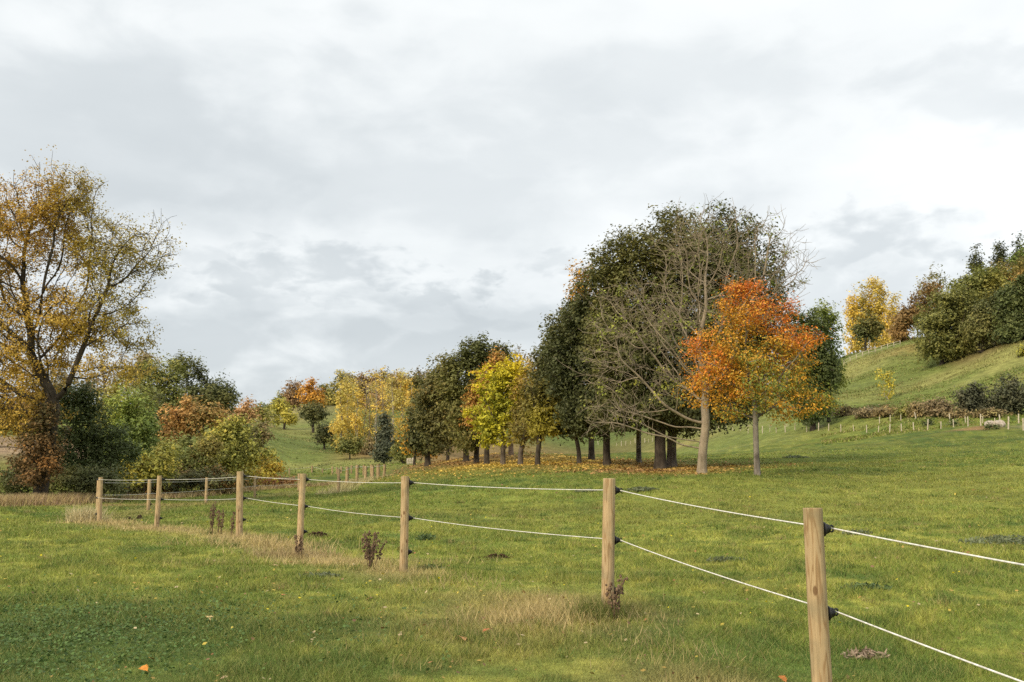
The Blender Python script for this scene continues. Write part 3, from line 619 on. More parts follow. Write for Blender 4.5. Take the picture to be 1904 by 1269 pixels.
for (px, Y, top, w, den, lab) in ((634, 196, 684, 13, 1.9, 'leftmost yellow poplar of the valley row'), (645, 200, 700, 12, 1.7, 'second yellow poplar of the valley row from the left'),
        (664, 196, 700, 13, 1.8, 'yellow-green poplar third from the left in valley row'), (683, 200, 690, 11, .35, 'thin nearly bare poplar just right of yellow-green one'),
        (698, 196, 684, 11, .3, 'tall bare poplar left of the conifer'), (711, 202, 682, 12, .9, 'half-bare poplar with gold top behind the conifer'),
        (728, 196, 686, 11, .35, 'bare poplar just right of the conifer'), (745, 198, 688, 14, 1.6, 'broad golden poplar right of the conifer'), (765, 205, 692, 12, 1.5, 'rightmost golden poplar beside the dark oaks')):
    hh = 850-top
    tree('poplar_tree', lab, 'tree', px, Y, [(px, top+hh*.18, w*.5, hh*.20), (px+1, top+hh*.42, w*.85, hh*.28), (px-1, top+hh*.72, w*.85, hh*.28)], POP, R=.26, bark=B_PALE, leafpx=1.8, dens=den, rtip=.022, natt=170, fill=.05, group='poplars in the valley row', trop=.5, shell=.3)
tree('blue_conifer_tree', 'dark blue-grey conifer in front of the valley poplars', 'conifer', 714, 166, [(714, 800, 16, 30), (714, 830, 22, 26), (714, 782, 10, 16), (708, 845, 20, 12)], [(.040, .048, .032), (.058, .066, .042), (.080, .088, .055)], R=.16, leafpx=2.0, dens=5, group=V_)
tree('thorn_bush_tree', 'olive-gold bushy thorn left of the conifer', 'shrub', 650, 182, [(650, 822, 25, 20), (640, 832, 16, 12), (664, 830, 14, 14)], OLV, R=.12, leafpx=1.9, dens=4, group=V_)
tree('low_poplar_tree', 'low golden shrub at the foot of first poplar', 'shrub', 640, 210, [(632, 795, 16, 18), (640, 780, 10, 16)], GLD, R=.1, leafpx=1.9, dens=3, group=V_)
tree('willow_tree', 'yellow-olive shrubby tree right of the conifer', 'shrub', 748, 150, [(752, 820, 20, 34), (742, 845, 18, 16), (764, 840, 14, 20)], OLV, R=.1, leafpx=2.0, dens=3, group=V_)
for i, (px, Y, cy, w, h, pal, lab) in enumerate(((660, 400, 715, 24, 25, BRN, 'brown wood crown behind the second poplar'), (690, 395, 720, 24, 30, RUS, 'pink-brown wood crown behind the bare poplars'),
        (715, 405, 712, 26, 26, BRN, 'brown wood crown behind the half-bare poplar'), (745, 400, 715, 26, 28, RUS, 'rust wood crown behind the broad golden poplar'), (700, 330, 755, 36, 22, RUS, 'low rust scrub below the wood crowns'),
        (780, 400, 708, 28, 22, BRN, 'brown wood crown beside the dark oaks on skyline'), (740, 330, 752, 34, 22, BRN, 'low brown scrub right of the rust scrub'), (640, 410, 710, 16, 20, DK, 'dark wood crown behind the leftmost poplar'), (790, 330, 740, 40, 30, GLD, 'golden thicket behind the dark oaks'))):
    tree('wood_tree', lab, 'tree', px, Y, [(px, cy, w, h), (px+w*.4, cy+h*.4, w*.7, h*.7)], pal, R=.3, leafpx=2.0, dens=3.2, group='far wood on the valley skyline')

for (px, Y, cy, w, h, pal, lab) in ((625, 205, 822, 18, 16, OLV, 'olive scrub left under the valley poplars'), (682, 192, 832, 20, 18, BRN, 'brown scrub between the thorn and the conifer'), (700, 215, 815, 22, 20, OLV, 'olive scrub behind the conifer'), (740, 205, 822, 22, 22, HAZ, 'yellow scrub under the broad golden poplar'), (668, 215, 806, 20, 18, HAZ, 'yellow-olive scrub under the third poplar')):
    tree('scrub_bush', lab, 'shrub', px, Y, [(px, cy, w, h), (px+w*.5, cy+h*.3, w*.7, h*.7)], pal, R=.06, leafpx=1.9, dens=2.6, group='scrub under the valley poplars')
# --- grove in the middle: rear oaks, yellow maple, big dark oaks
G = 'trees of the grove in the meadow'
tree('oak_tree', 'tall dark oak, tallest of the grove left of yellow tree', 'tree', 886, 73, [(893, 668, 46, 46), (862, 720, 50, 60), (915, 705, 45, 60), (880, 780, 62, 52), (838, 700, 28, 44), (938, 660, 18, 26), (950, 690, 22, 36)], [(.048, .056, .019), (.072, .078, .024), (.105, .104, .030), (.15, .125, .036)], fork=825, R=0.18, leafpx=2.5, dens=5, group=G)
tree('oak_tree', 'broad dark oak second of the grove left end', 'tree', 866, 78, [(825, 735, 40, 52), (832, 790, 52, 48), (800, 760, 30, 50), (818, 700, 24, 38)], DK+[(.15, .11, .03)], fork=835, R=0.21, leafpx=2.5, dens=5, group=G)
tree('oak_tree', 'dark oak at the left end of the grove', 'tree', 795, 86, [(785, 775, 30, 52), (790, 822, 36, 26), (772, 800, 18, 40), (790, 720, 22, 30)], DK+[(.15, .10, .03)], fork=845, R=0.24, leafpx=2.5, dens=5, group=G)
tree('oak_tree', 'slim dark oak between the two left grove trunks', 'tree', 832, 92, [(835, 800, 42, 34), (850, 760, 40, 40)], DK, fork=838, R=0.14, leafpx=2.5, dens=4.5, group=G)
tree('orange_maple_tree', 'orange low-leaved tree peeking out at grove left end', 'tree', 770, 98, [(764, 785, 12, 26), (768, 830, 20, 16), (795, 838, 22, 10)], [(.30, .17, .03), (.52, .28, .03), (.55, .34, .04)], fork=855, R=.12, leafpx=2.4, dens=3.2, group=G)
tree('amber_maple_tree', 'amber and pink maple behind the yellow tree', 'tree', 905, 70, [(898, 735, 26, 48), (885, 775, 22, 38), (925, 690, 28, 34), (880, 750, 14, 30)], [(.30, .22, .04), (.42, .22, .06), (.50, .26, .07), (.55, .36, .04)], fork=830, R=.18, leafpx=2.5, dens=3.6, group=G)
tree('yellow_maple_tree', 'bright yellow maple in the middle of the grove', 'tree', 935, 65, [(935, 712, 48, 46), (955, 690, 38, 30), (915, 770, 46, 46), (945, 790, 52, 40), (970, 740, 34, 50), (905, 815, 30, 18)], YEL, fork=838, R=0.155, leafpx=2.5, dens=3.4, flat=.5, tuft=.16, group=G, bark=B_GREY, rnd=.35)
tree('twiggy_tree', 'bare twiggy crown showing above the yellow maple', 'tree', 950, 82, [(962, 668, 30, 22), (940, 700, 25, 40), (975, 690, 24, 40)], BRN, fork=800, R=.2, leafpx=2.2, dens=.5, rtip=.016, natt=420, bark=B_TWIG, group=G)
tree('field_maple_tree', 'olive-brown tree just right of the yellow maple', 'tree', 968, 63, [(985, 735, 36, 58), (985, 790, 48, 40), (1000, 700, 25, 40)], [(.10, .095, .03), (.20, .16, .04), (.30, .20, .05), (.40, .33, .05)], fork=835, R=0.15, leafpx=2.6, dens=3.4, group=G, bark=B_GREY)
tree('forked_maple_tree', 'small forked tree with yellow-green lower leaves', 'tree', 1000, 59, [(1012, 785, 42, 36), (1000, 740, 34, 40), (1030, 760, 30, 44)], [(.08, .075, .025), (.15, .13, .03), (.28, .24, .04), (.36, .32, .04)], fork=850, R=0.14, leafpx=2.6, dens=3.2, group=G)
tree('orange_beech_tree', 'orange crown edging out left of the biggest oak', 'tree', 1100, 68, [(1086, 520, 24, 34), (1078, 560, 26, 40), (1105, 600, 40, 60)], [(.28, .17, .03), (.50, .28, .03), (.55, .33, .04)], fork=800, R=.25, leafpx=2.5, dens=3.4, group=G)
tree('oak_tree', 'dark oak on a slim trunk, left of big oaks', 'tree', 1077, 60, [(1046, 650, 44, 64), (1038, 720, 50, 70), (1062, 770, 62, 48), (1018, 690, 30, 56), (1062, 595, 30, 42)], [(.042, .046, .019), (.066, .068, .024), (.10, .092, .028)], fork=830, R=0.125, leafpx=2.6, dens=4.8, group=G, bark=B_GREY)
tree('oak_tree', 'dark broad oak second trunk of the big oaks', 'tree', 1129, 57, [(1118, 575, 58, 84), (1085, 680, 72, 86), (1145, 650, 76, 96), (1110, 760, 84, 50), (1075, 600, 44, 54), (1050, 660, 46, 56)], DK, fork=815, R=0.2, leafpx=2.7, dens=5, group=G)
tree('oak_tree', 'slender pale trunk beneath the big oaks', 'tree', 1189, 60, [(1190, 700, 60, 70), (1180, 760, 60, 30)], DK, fork=800, R=0.15, leafpx=2.7, dens=4, group=G, bark=B_BIRCH)
tree('great_oak_tree', 'biggest dark oak of the grove with thick black trunk', 'tree', 1228, 54, [(1252, 472, 100, 78), (1185, 530, 92, 98), (1160, 620, 80, 80), (1300, 540, 110, 100), (1240, 660, 140, 104), (1250, 755, 130, 52), (1150, 500, 60, 66)], [(.042, .048, .019), (.060, .064, .023), (.088, .088, .028), (.12, .105, .03)], fork=800, R=0.3, leafpx=2.8, dens=5, group=G, natt=1000)
tree('great_oak_tree', 'great dark oak right of the thickest trunk', 'tree', 1249, 56, [(1350, 452, 74, 64), (1395, 520, 62, 84), (1380, 640, 90, 100), (1320, 740, 100, 56), (1420, 560, 40, 70)], [(.042, .048, .019), (.062, .066, .023), (.090, .088, .028), (.13, .105, .03)], fork=800, R=0.26, leafpx=2.8, dens=4.8, group=G, bark=B_GREY)
tree('bare_ash_tree', 'nearly bare pale ash in front of the big oaks', 'tree', 1305, 45,
     [(1330, 455, 120, 72), (1430, 480, 66, 72), (1180, 590, 90, 66), (1140, 690, 62, 56), (1165, 770, 82, 32), (1280, 580, 110, 90), (1250, 690, 80, 60), (1390, 560, 90, 70), (1462, 500, 48, 56), (1120, 790, 40, 22)],
     [(.10, .13, .03), (.20, .22, .04), (.30, .28, .05)], fork=775, R=0.2, bark=B_ASH, leafpx=2.6, dens=.09, natt=1900, rtip=.009, step=.30, fill=0, twigs=2100, twiglen=.8, shell=.55, lean=.25, jit=.26, group=G, trop=.03)
tree('orange_cherry_tree', 'orange and red maple with mottled trunk at grove right end', 'tree', 1408, 41,
     [(1400, 596, 72, 66), (1344, 655, 68, 56), (1462, 650, 68, 70), (1402, 695, 112, 72), (1312, 692, 46, 42), (1498, 735, 44, 44), (1393, 545, 34, 34), (1412, 754, 92, 34), (1306, 740, 34, 22)], ORG, fork=795, R=0.115, bark=B_BIRCH, leafpx=2.3, dens=1.7, group=G, natt=720, rnd=.62, fill=.05, patch=1.9, hgrad=.62, clump=.5, tuft=.19, flat=.42)

# --- right hill
R_ = 'trees along the right hill'
tree('holly_tree', 'dark evergreen behind the orange maple, right side', 'tree', 1515, 150, [(1500, 660, 50, 70), (1525, 700, 38, 70), (1490, 610, 46, 40), (1510, 755, 42, 34)], DKG, R=.4, leafpx=2.3, dens=5, group=R_)
tree('lime_green_tree', 'light green leafy tree edging the dark evergreen', 'tree', 1545, 153, [(1546, 640, 24, 44), (1530, 590, 30, 34), (1555, 690, 14, 40)], GRN+[(.26, .27, .05)], R=.25, leafpx=2.3, dens=3.6, group=R_)
for (px, Y, top, w, den, lab) in ((1588, 300, 530, 13, 3.0, 'leftmost golden poplar on the right hill'), (1603, 304, 516, 14, 3.0, 'second golden poplar on the right hill'), (1624, 300, 512, 15, 3.0, 'tallest golden poplar on the right hill'),
        (1638, 304, 520, 11, 3.0, 'golden poplar right beside the tallest one'), (1658, 296, 545, 14, 3.0, 'yellow-green poplar at the right of hill poplars')):
    hh = 655-top
    tree('poplar_tree', lab, 'tree', px, Y, [(px, top+hh*.24, w*.95, hh*.24), (px+1, top+hh*.5, w*1.25, hh*.30), (px-1, top+hh*.80, w*1.15, hh*.24)], POP, R=.3, bark=B_PALE, leafpx=1.9, dens=den, rtip=.025, natt=170, fill=.1, group='poplars on the right hill', trop=.5)
tree('hill_oak_tree', 'olive dark tree standing before the hill poplars', 'tree', 1620, 262, [(1612, 606, 20, 26), (1598, 618, 14, 22), (1626, 612, 13, 26)], [(.05, .06, .022), (.09, .095, .028), (.15, .13, .04)], R=.3, leafpx=2.0, dens=4.2, group=R_)
tree('copper_beech_tree', 'copper-red beech between the poplars and the wood', 'tree', 1690, 245, [(1686, 600, 30, 36), (1705, 580, 30, 34), (1670, 620, 18, 22), (1730, 560, 26, 36)], [(.15, .10, .04), (.23, .145, .055), (.31, .19, .07)], R=.35, leafpx=2.1, dens=4.4, group=R_)
tree('bare_hill_tree', 'bare grey top rising above the copper beech', 'tree', 1738, 262, [(1740, 525, 24, 30), (1720, 540, 20, 26)], OLV, R=.3, leafpx=2.0, dens=.9, rtip=.03, natt=260, bark=B_PALE, group=R_)
WD = 'edge of the wood on the right hill'
tree('hornbeam_tree', 'green-brown front tree at the wood corner', 'tree', 1762, 196, [(1750, 600, 50, 56), (1735, 630, 40, 42), (1785, 570, 46, 46), (1770, 640, 50, 34), (1800, 610, 40, 46)], [(.065, .072, .024), (.11, .108, .03), (.18, .145, .04), (.25, .17, .05)], R=.35, leafpx=2.3, dens=5, group=WD)
tree('wood_oak_tree', 'tall olive tree behind the wood corner', 'tree', 1815, 200, [(1815, 560, 40, 46), (1840, 530, 36, 46), (1790, 545, 30, 30)], OLV, R=.4, leafpx=2.2, dens=4.6, group=WD)
tree('wood_oak_tree', 'dark tree with black trunks in the wood edge', 'tree', 1838, 188, [(1840, 600, 46, 46), (1865, 580, 40, 50), (1820, 620, 30, 34)], DK, R=.5, leafpx=2.3, dens=5, group=WD)
tree('wood_yew_tree', 'very dark evergreen at the right frame edge', 'tree', 1895, 182, [(1895, 590, 40, 50), (1910, 560, 50, 50), (1880, 620, 36, 26), (1950, 600, 50, 50)], [(.028, .038, .018), (.045, .058, .022), (.07, .08, .026)], R=.5, leafpx=2.3, dens=5, group=WD)
tree('wood_oak_tree', 'brown-tinged tree high at the right frame edge', 'tree', 1885, 205, [(1880, 530, 40, 36), (1915, 510, 40, 40), (1860, 510, 26, 26)], [(.08, .075, .025), (.15, .12, .035), (.26, .16, .05)], R=.4, leafpx=2.2, dens=4.4, group=WD)
tree('wood_oak_tree', 'green tree cut by the right frame edge', 'tree', 1925, 212, [(1920, 490, 40, 40), (1960, 500, 50, 60)], GRN, R=.4, leafpx=2.2, dens=4.4, group=WD)
for (px, Y, top, bot, w, lab) in ((1815, 225, 455, 600, 26, 'leftmost pointed spruce over the wood'), (1858, 228, 442, 600, 26, 'second pointed spruce over the wood'), (1893, 232, 432, 600, 28, 'rightmost spruce over the wood')):
    hh = bot-top
    tree('spruce_tree', lab, 'conifer', px, Y, [(px, top+hh*.05, w*.13, hh*.07), (px, top+hh*.14, w*.36, hh*.07), (px, top+hh*.26, w*.58, hh*.08), (px, top+hh*.42, w*.80, hh*.12), (px, top+hh*.62, w*.9, hh*.14), (px, top+hh*.82, w, hh*.16)], DK[:3], R=.3, leafpx=2.0, dens=4.8, group='spruces over the right wood', trop=-.1)
tree('yellow_sapling', 'slender yellow-green sapling leaning on the right slope', 'tree', 1659, None, [(1648, 700, 10, 20), (1635, 695, 9, 16), (1640, 720, 9, 10), (1655, 715, 6, 20)], [(.30, .28, .04), (.48, .40, .05), (.5, .42, .08)], fork=738, R=.07, bark=B_PALE, leafpx=2.0, dens=1.2, rtip=.02, lean=-.7, fill=0, foot=744)
tree('dark_bush', 'left of two dark domed bushes below the wood', 'shrub', 1808, None, [(1808, 740, 32, 28), (1800, 755, 30, 18), (1825, 750, 22, 20)], [(.030, .034, .020), (.052, .054, .030), (.085, .08, .045)], R=.08, leafpx=2.2, dens=5, droop=.6, foot=770)
tree('dark_bush', 'right larger dark domed bush at the frame edge', 'shrub', 1880, None, [(1880, 733, 42, 34), (1860, 750, 30, 22), (1905, 745, 34, 26)], [(.028, .032, .019), (.048, .052, .028), (.08, .078, .042)], R=.08, leafpx=2.2, dens=5, droop=.6, foot=770)
BB = 'scrub along the foot of the right hill'
for (px, Y, cy, w, h, pal, lab) in ((1575, 152, 765, 26, 12, BRN, 'brown bramble patch nearest the dark evergreen'), (1612, 150, 768, 26, 12, [(.12, .10, .06), (.19, .15, .085), (.25, .20, .11)], 'mauve-brown bramble patch below the sapling, left side'),
        (1650, 148, 766, 24, 14, [(.10, .09, .04), (.2, .15, .07), (.28, .2, .08)], 'buff bramble patch at the sapling foot'), (1682, 146, 768, 20, 14, OLV, 'olive yellow scrub patch right of the sapling'),
        (1715, 145, 762, 26, 18, BRN, 'brown tall scrub patch beside the left dark bush'), (1745, 143, 758, 24, 22, [(.08, .07, .04), (.15, .12, .065), (.23, .165, .09)], 'pinkish dark scrub adjoining the left dark bush'),
        (1780, 140, 772, 26, 10, BRN, 'low brown scrub under the left dark bush'), (1840, 136, 770, 30, 10, [(.10, .08, .04), (.17, .13, .06), (.24, .2, .08)], 'low grey-brown scrub between the dark bushes')):
    tree('bramble_patch', lab, 'shrub', px, None, [(px, cy, w, h), (px+w*.5, cy+h*.3, w*.6, h*.6), (px-w*.5, cy+h*.3, w*.6, h*.7)], pal, R=.03, leafpx=2.2, dens=3.6, group=BB, foot=cy+h*.8)
tree('yellow_shrub', 'yellow shrub cut by right frame edge below the wood', 'shrub', 1908, 170, [(1905, 655, 16, 16)], YGR, R=.05, leafpx=2.2, dens=3)
for (px, Y, cy, w, h, lab) in ((1725, 112, 788, 10, 7, 'small green tussock bush left in the stake fence'), (1775, 106, 789, 9, 6, 'small green tussock bush mid stake fence'), (1845, 96, 795, 13, 6, 'dark nettle clump before the pale boulders')):
    tree('nettle_clump', lab, 'plant', px, None, [(px, cy, w, h)], DKG, R=.02, leafpx=2.0, dens=4, foot=cy+h*.8)
for (px, Y, cy, w, h, pal, lab) in ((512, 350, 757, 18, 14, OLV, 'olive wood crown left of the russet skyline tree'), (530, 365, 745, 20, 16, HAZ, 'yellow-olive wood crown beside the russet skyline tree'), (622, 350, 735, 18, 34, OLV, 'olive wood crown behind the leftmost poplar'),
        (648, 345, 740, 20, 36, [(.34, .27, .09), (.46, .35, .10), (.5, .40, .12)], 'pale gold wood crown between the first poplars'), (676, 350, 742, 20, 38, BRN, 'grey-brown wood crown between third poplar and bare poplars'), (722, 345, 738, 22, 40, [(.30, .24, .10), (.42, .33, .11), (.48, .38, .12)], 'pale gold wood crown behind the conifer'), (758, 350, 732, 22, 40, GLD, 'gold wood crown left of the dark oaks')):
    tree('wood_tree', lab, 'tree', px, Y, [(px, cy, w, h), (px+w*.3, cy+h*.4, w*.9, h*.7), (px-w*.3, cy+h*.5, w*.9, h*.7)], pal, R=.3, leafpx=1.9, dens=2.6, group='far wood on the valley skyline', rtip=.03)
for (px, Y, top, lab) in ((655, 203, 694, 'pale slim poplar between the second and third poplars'), (690, 205, 688, 'pale slim poplar between the two bare poplars'), (720, 207, 685, 'pale slim poplar rising just behind the conifer')):
    hh = 850-top
    tree('poplar_tree', lab, 'tree', px, Y, [(px, top+hh*.20, 6, hh*.22), (px, top+hh*.5, 10, hh*.3), (px, top+hh*.76, 10, hh*.26)], [(.38, .34, .12), (.52, .44, .13), (.60, .50, .15)], R=.24, bark=B_PALE, leafpx=1.8, dens=1.5, rtip=.022, natt=150, fill=.05, group='poplars in the valley row', trop=.5, shell=.3)
print('tree triangles', TRIS[0])

# ------------------------------------------------------------------ near fence
def insulator_mesh():
    """screw-in rope insulator, axis along +X from the post face"""
    b = MB(); prof = [(0, .034), (.008, .034), (.0081, .019), (.018, .018), (.0181, .025), (.024, .025), (.0241, .016), (.034, .015), (.0341, .021), (.040, .021), (.0401, .012), (.056, .010)]
    b.ring_tube([(x, 0, 0) for x, _ in prof], [r for _, r in prof], 12)
    t = np.linspace(.4, 5.9, 11); b.ring_tube([(.066+.014*math.cos(a), .0, .014*math.sin(a)) for a in t], .0045, 6)
    b.ring_tube([(.0005, 0, -.052), (.0005, 0, .052)], .009, 6)
    return b.mesh('insulator')
INS = insulator_mesh(); INS.materials.append(M_BLACK)
def post_shaft(h, r, seed):
    rr = random.Random(seed); b = MB(); n = 12; k = 20; ph = rr.uniform(0, 6)
    zs = [-.25]+[h*i/n for i in range(n)]+[h-.006, h]
    pts = [(.0025*math.sin(z*3+ph), .0025*math.cos(z*2.3+ph), z) for z in zs]; rad = [r*(1.03-.05*z/h) for z in zs]; rad[-1] = r*.965
    b.ring_tube(pts, rad, k)
    me = b.mesh('shaft'); sm = np.ones(len(me.polygons), bool); sm[-2:] = False; me.polygons.foreach_set('use_smooth', sm); return me
INS_OUT = .076
def fence_post(x, y, h, r, label, ins, ins_dir, seed, lean=(0, 0), group=None, z=None):
    z = T(x, y)[0] if z is None else z
    o = thing('fence_post', label, 'post', (x, y, z), group); o.rotation_euler = (lean[0], lean[1], 0)
    link('shaft', post_shaft(h, r, seed), M_WOOD, o)
    out = []
    for hz in ins:
        i = link('insulator', INS, None, o, (math.cos(ins_dir)*r*.97, math.sin(ins_dir)*r*.97, hz)); i.rotation_euler = (0, 0, ins_dir); i.scale = (1.15, 1.25, 1.25)
        out.append((x+math.cos(ins_dir)*(r+INS_OUT), y+math.sin(ins_dir)*(r+INS_OUT), z+hz))
    return out
def zpix(py, Y): return float(at(952, py, Y)[2])
NL = ['wooden fence post just outside the right frame edge', 'nearest wooden fence post, largest at the lower right', 'fence post with swirling grain, second from the right', 'fence post beside the upright dead dock, third from right',
      'fence post with a dock stalk against its foot', 'darker fence post right of the tall dead docks', 'fence post standing above bare dry grass, left part', 'mossy-topped corner fence post, front one of the pair']
RD = math.radians(28)
tops = [None, 945, 890, 886, 881, 877, 885, 888]
inpy = [None, (985, 1142, 1300), (912, 1005, 1100), (898, 964, 1027), (892, 942, 989), (886, 927, 967), (892, 929, 964), (892, 926, 956)]
rads = [.054, .052, .056, .054, .056, .066, .056, .058]
rope_hi, rope_lo = [], []
for i, (x, y) in enumerate(NEAR):
    z = float(T(x, y)[0])
    if tops[i] is None: h = 1.28; ins = [.99-z, .52-z, .12-z+.06]
    else: h = zpix(tops[i], y)-z; ins = [zpix(p, y)-z for p in inpy[i]]
    q = fence_post(x, y, h, rads[i], NL[i], ins, RD if i < 7 else math.pi-.3, 40+i, (random.Random(i).uniform(-.02, .02), random.Random(i+50).uniform(-.02, .02)), 'round wooden posts of the near fence')
    rope_hi.append(q[0]); rope_lo.append(q[1])
def rope(name, label, pts, r, sag=.012, group=None):
    P = []
    for a, b in zip(pts[:-1], pts[1:]):
        a, b = Vector(a), Vector(b); L = (b-a).length
        for k in range(10):
            t = k/10; P.append(a.lerp(b, t)-Vector((0, 0, 4*sag*L*.25*t*(1-t))))
    P.append(Vector(pts[-1])); P = [p-P[0] for p in P]
    b = MB(); b.ring_tube(P, r, 6)
    return tag(link(name, b.mesh('rope'), M_ROPE, None, pts[0]), label, 'rope', group)
rope('fence_rope', 'upper white rope of the near fence', rope_hi, .0043, .018)
rope('fence_rope', 'lower white rope of the near fence', rope_lo, .0043, .02)
BL = ['back corner post touching the mossy-topped post', 'thin back fence post behind the left rope span', 'thin back fence post between the dock tops', 'thin back fence post right of the darker post', 'back fence post hidden behind the dock-stalk post']
bt = [891, 892, 888, 884, 881]; binp = [(898, 921, 956), (897, 918, 938), (894, 911, 930), (890, 904, 920), (887, 900, 913)]
bh, bl_ = [], []
for i, (x, y) in enumerate(BACK):
    z = float(T(x, y)[0]); h = zpix(bt[i], y)-z
    q = fence_post(x, y, h, .062 if i else .066, BL[i], [max(.12, zpix(p, y)-z) for p in binp[i]], RD, 60+i, (0, 0), 'round wooden posts of the back fence')
    bh.append(q[0]); bl_.append(q[1])
rope('fence_rope', 'upper pale rope of the back fence before the hedge', bh, .005, .01)
rope('fence_rope', 'lower pale rope of the back fence before the hedge', bl_, .005, .01)
# two parallel runs of posts along the track, mid distance
MIDP = [(630, 872, 915, 56, 7.5, 'nearest left post of the mid-field post cluster'), (645.5, 868, 904, 63, 8, 'second thicker post in the mid-field cluster'), (664, 865, 906, 66, 8, 'third post in the mid-field cluster, tall and pale'),
        (680, 867, 897, 74, 7, 'fourth post in the mid-field cluster'), (693, 866, 896, 80, 6.5, 'fifth post in the mid-field cluster'), (703.5, 864, 894, 84, 9, 'thick sixth post in the mid-field cluster'), (714.5, 863.5, 890, 88, 6.5, 'last brownish post at the right of the mid-field cluster'),
        (690, 864, 890, 92, 5.5, 'thin post behind the fifth mid-field post'), (676, 865, 889, 98, 5, 'thin post behind the fourth mid-field post'), (653.5, 866, 888, 105, 4, 'thin far post right of the second mid-field post'),
        (634.5, 870, 889, 112, 4, 'thin far post just right of the nearest cluster post'), (626, 872, 890, 116, 4, 'thin far post just left of the nearest cluster post'), (618, 875, 891, 120, 4, 'far small post left of the mid-field cluster'),
        (599.5, 875, 891, 125, 4, 'far small post two left of the mid-field cluster'), (580, 875, 891, 130, 4, 'far small post right of the dock-stalk post top'), (538, 877, 890, 140, 3.5, 'far small post left of the dock-stalk post top'), (514.5, 879, 890, 150, 3.2, 'leftmost far small post near the hedge end')]
mid_hi, far_hi = [], []
for i, (px, ty, by, Y, w, lab) in enumerate(MIDP):
    x = gx(px, Y); z = float(T(x, Y)[0]); h = max(.9, zpix(ty, Y)-z); r = max(.05, w*.5*Y/F*.72)
    q = fence_post(x, Y, h, r, lab, [h-.12, h*.55] if i < 7 else [h-.15], RD, 80+i, (random.Random(i).uniform(-.015, .015), random.Random(i+9).uniform(-.02, .02)), 'posts of the mid-field fences')
    (mid_hi if i < 7 else far_hi).append(q[0])
rope('fence_rope', 'faint rope along the mid-field cluster posts', mid_hi, .008, .008)
rope('fence_rope', 'faint rope on the far small posts', [mid_hi[-1]]+far_hi, .010, .006)
# stake fence along the foot of the right hill
def stake_mesh(seed):
    rr = random.Random(seed); b = MB(); w = .075
    b.ring_tube([(0, 0, -.2), (0, 0, .4), (.01*rr.uniform(-1, 1), 0, .9), (.02*rr.uniform(-1, 1), 0, 1.20), (.02*rr.uniform(-1, 1), 0, 1.26)], [w*1.05, w, w*.97, w*.92, w*.6], 7)
    return b.mesh('stake', False)
STK = [stake_mesh(s) for s in range(4)]
for s_ in STK: s_.materials.append(M_STAKE)
row_d = lambda px: float(np.interp(px, [1105, 1173, 1288, 1420, 1567, 1658, 1829, 1904], [272, 250, 220, 165, 140, 117, 96, 89]))
row1 = [1105, 1113, 1123, 1147, 1156, 1164, 1173, 1182, 1200, 1207, 1214, 1265, 1288, 1300, 1326, 1338, 1352, 1365, 1379, 1393, 1420, 1434, 1446, 1463, 1481, 1503, 1525, 1544, 1567, 1591, 1615, 1637, 1658, 1680, 1703, 1729, 1754, 1778, 1805, 1829, 1855, 1880, 1908]
row2 = [(1640, 138), (1660, 136), (1680, 134), (1709, 130), (1738, 126), (1772, 121), (1801, 116), (1833, 112), (1866, 108), (1900, 104)]
rr = random.Random(3)
for i, (px, Y, lab) in enumerate([(p, row_d(p), 'short pale stake in the long fence at the meadow top') for p in row1]+[(p, Y, 'short pale stake in the rear fence below the dark bushes') for p, Y in row2]):
    g = ground(px, Y); o = link('fence_stake', STK[i % 4], None, None, g); o.rotation_euler = (rr.uniform(-.07, .07), rr.uniform(-.13, .13), rr.uniform(0, 3)); s = rr.uniform(.64, 1.0); o.scale = (s, s, s)
    tag(o, lab, 'post', 'stakes of the meadow-top fence' if i < len(row1) else 'stakes of the rear hill fence')
# rail fence on the right skyline and small hurdle by the grove
def rail_fence(pxs, Y, label, hgt, name='rail_fence', dY=0):
    pts = [ground(px, Y+dY*i) for i, px in enumerate(pxs)]; root = thing(name, label, 'fence', pts[0])
    for p in pts:
        b = MB(); b.ring_tube([(0, 0, -.2), (0, 0, hgt)], .07, 6); link('post', b.mesh('post'), M_STAKE, root, p-pts[0])
    for f in (.45, .9):
        for a, c in zip(pts[:-1], pts[1:]):
            b = MB(); b.ring_tube([(0, 0, 0), tuple(c-a)], .045, 5); link('rail', b.mesh('rail'), M_STAKE, root, a-pts[0]+np.array([0, 0, hgt*f]))
rail_fence([1578, 1590, 1602, 1614, 1626, 1638, 1650, 1662, 1674, 1686], 232, 'grey rail fence along the right hill crest', 1.3, dY=.4)
rail_fence([757, 760.5, 764, 767.5, 771], 128, 'small wooden hurdle at the left end of the grove', 1.15, 'hurdle')

# ------------------------------------------------------------------ grass
def blades(name, label, x, y, h, w, colr, seed, bend=.5):
    r = np.random.default_rng(seed); n = len(x); z = T(x, y)-.006
    a = r.uniform(0, 2*math.pi, n); la = r.uniform(0, 2*math.pi, n); lb = h*bend*r.uniform(.1, 1.4, n)
    B = np.stack([x, y, z], -1); sd_ = np.stack([np.cos(a), np.sin(a), np.zeros(n)], -1)*w[:, None]*.5
    lean = np.stack([np.cos(la)*lb, np.sin(la)*lb, np.zeros(n)], -1); up = np.stack([np.zeros(n), np.zeros(n), h], -1)
    V = np.stack([B-sd_, B+sd_, B+up+lean], 1).reshape(-1, 3)
    me = mesh_np(name, V, np.arange(3*n).reshape(n, 3), 3, False, colr)
    return tag(link(name, me, M_GRASS), label, 'grass', None, 'stuff')
def wedge(n, r0, r1, half=34):
    r = np.random.default_rng(n); rad = r0*(r1/r0)**r.uniform(0, 1, n); th = np.radians(r.uniform(-half, half, n))
    return rad*np.sin(th), rad*np.cos(th), rad
x, y, rad = wedge(900000, 4.8, 100)
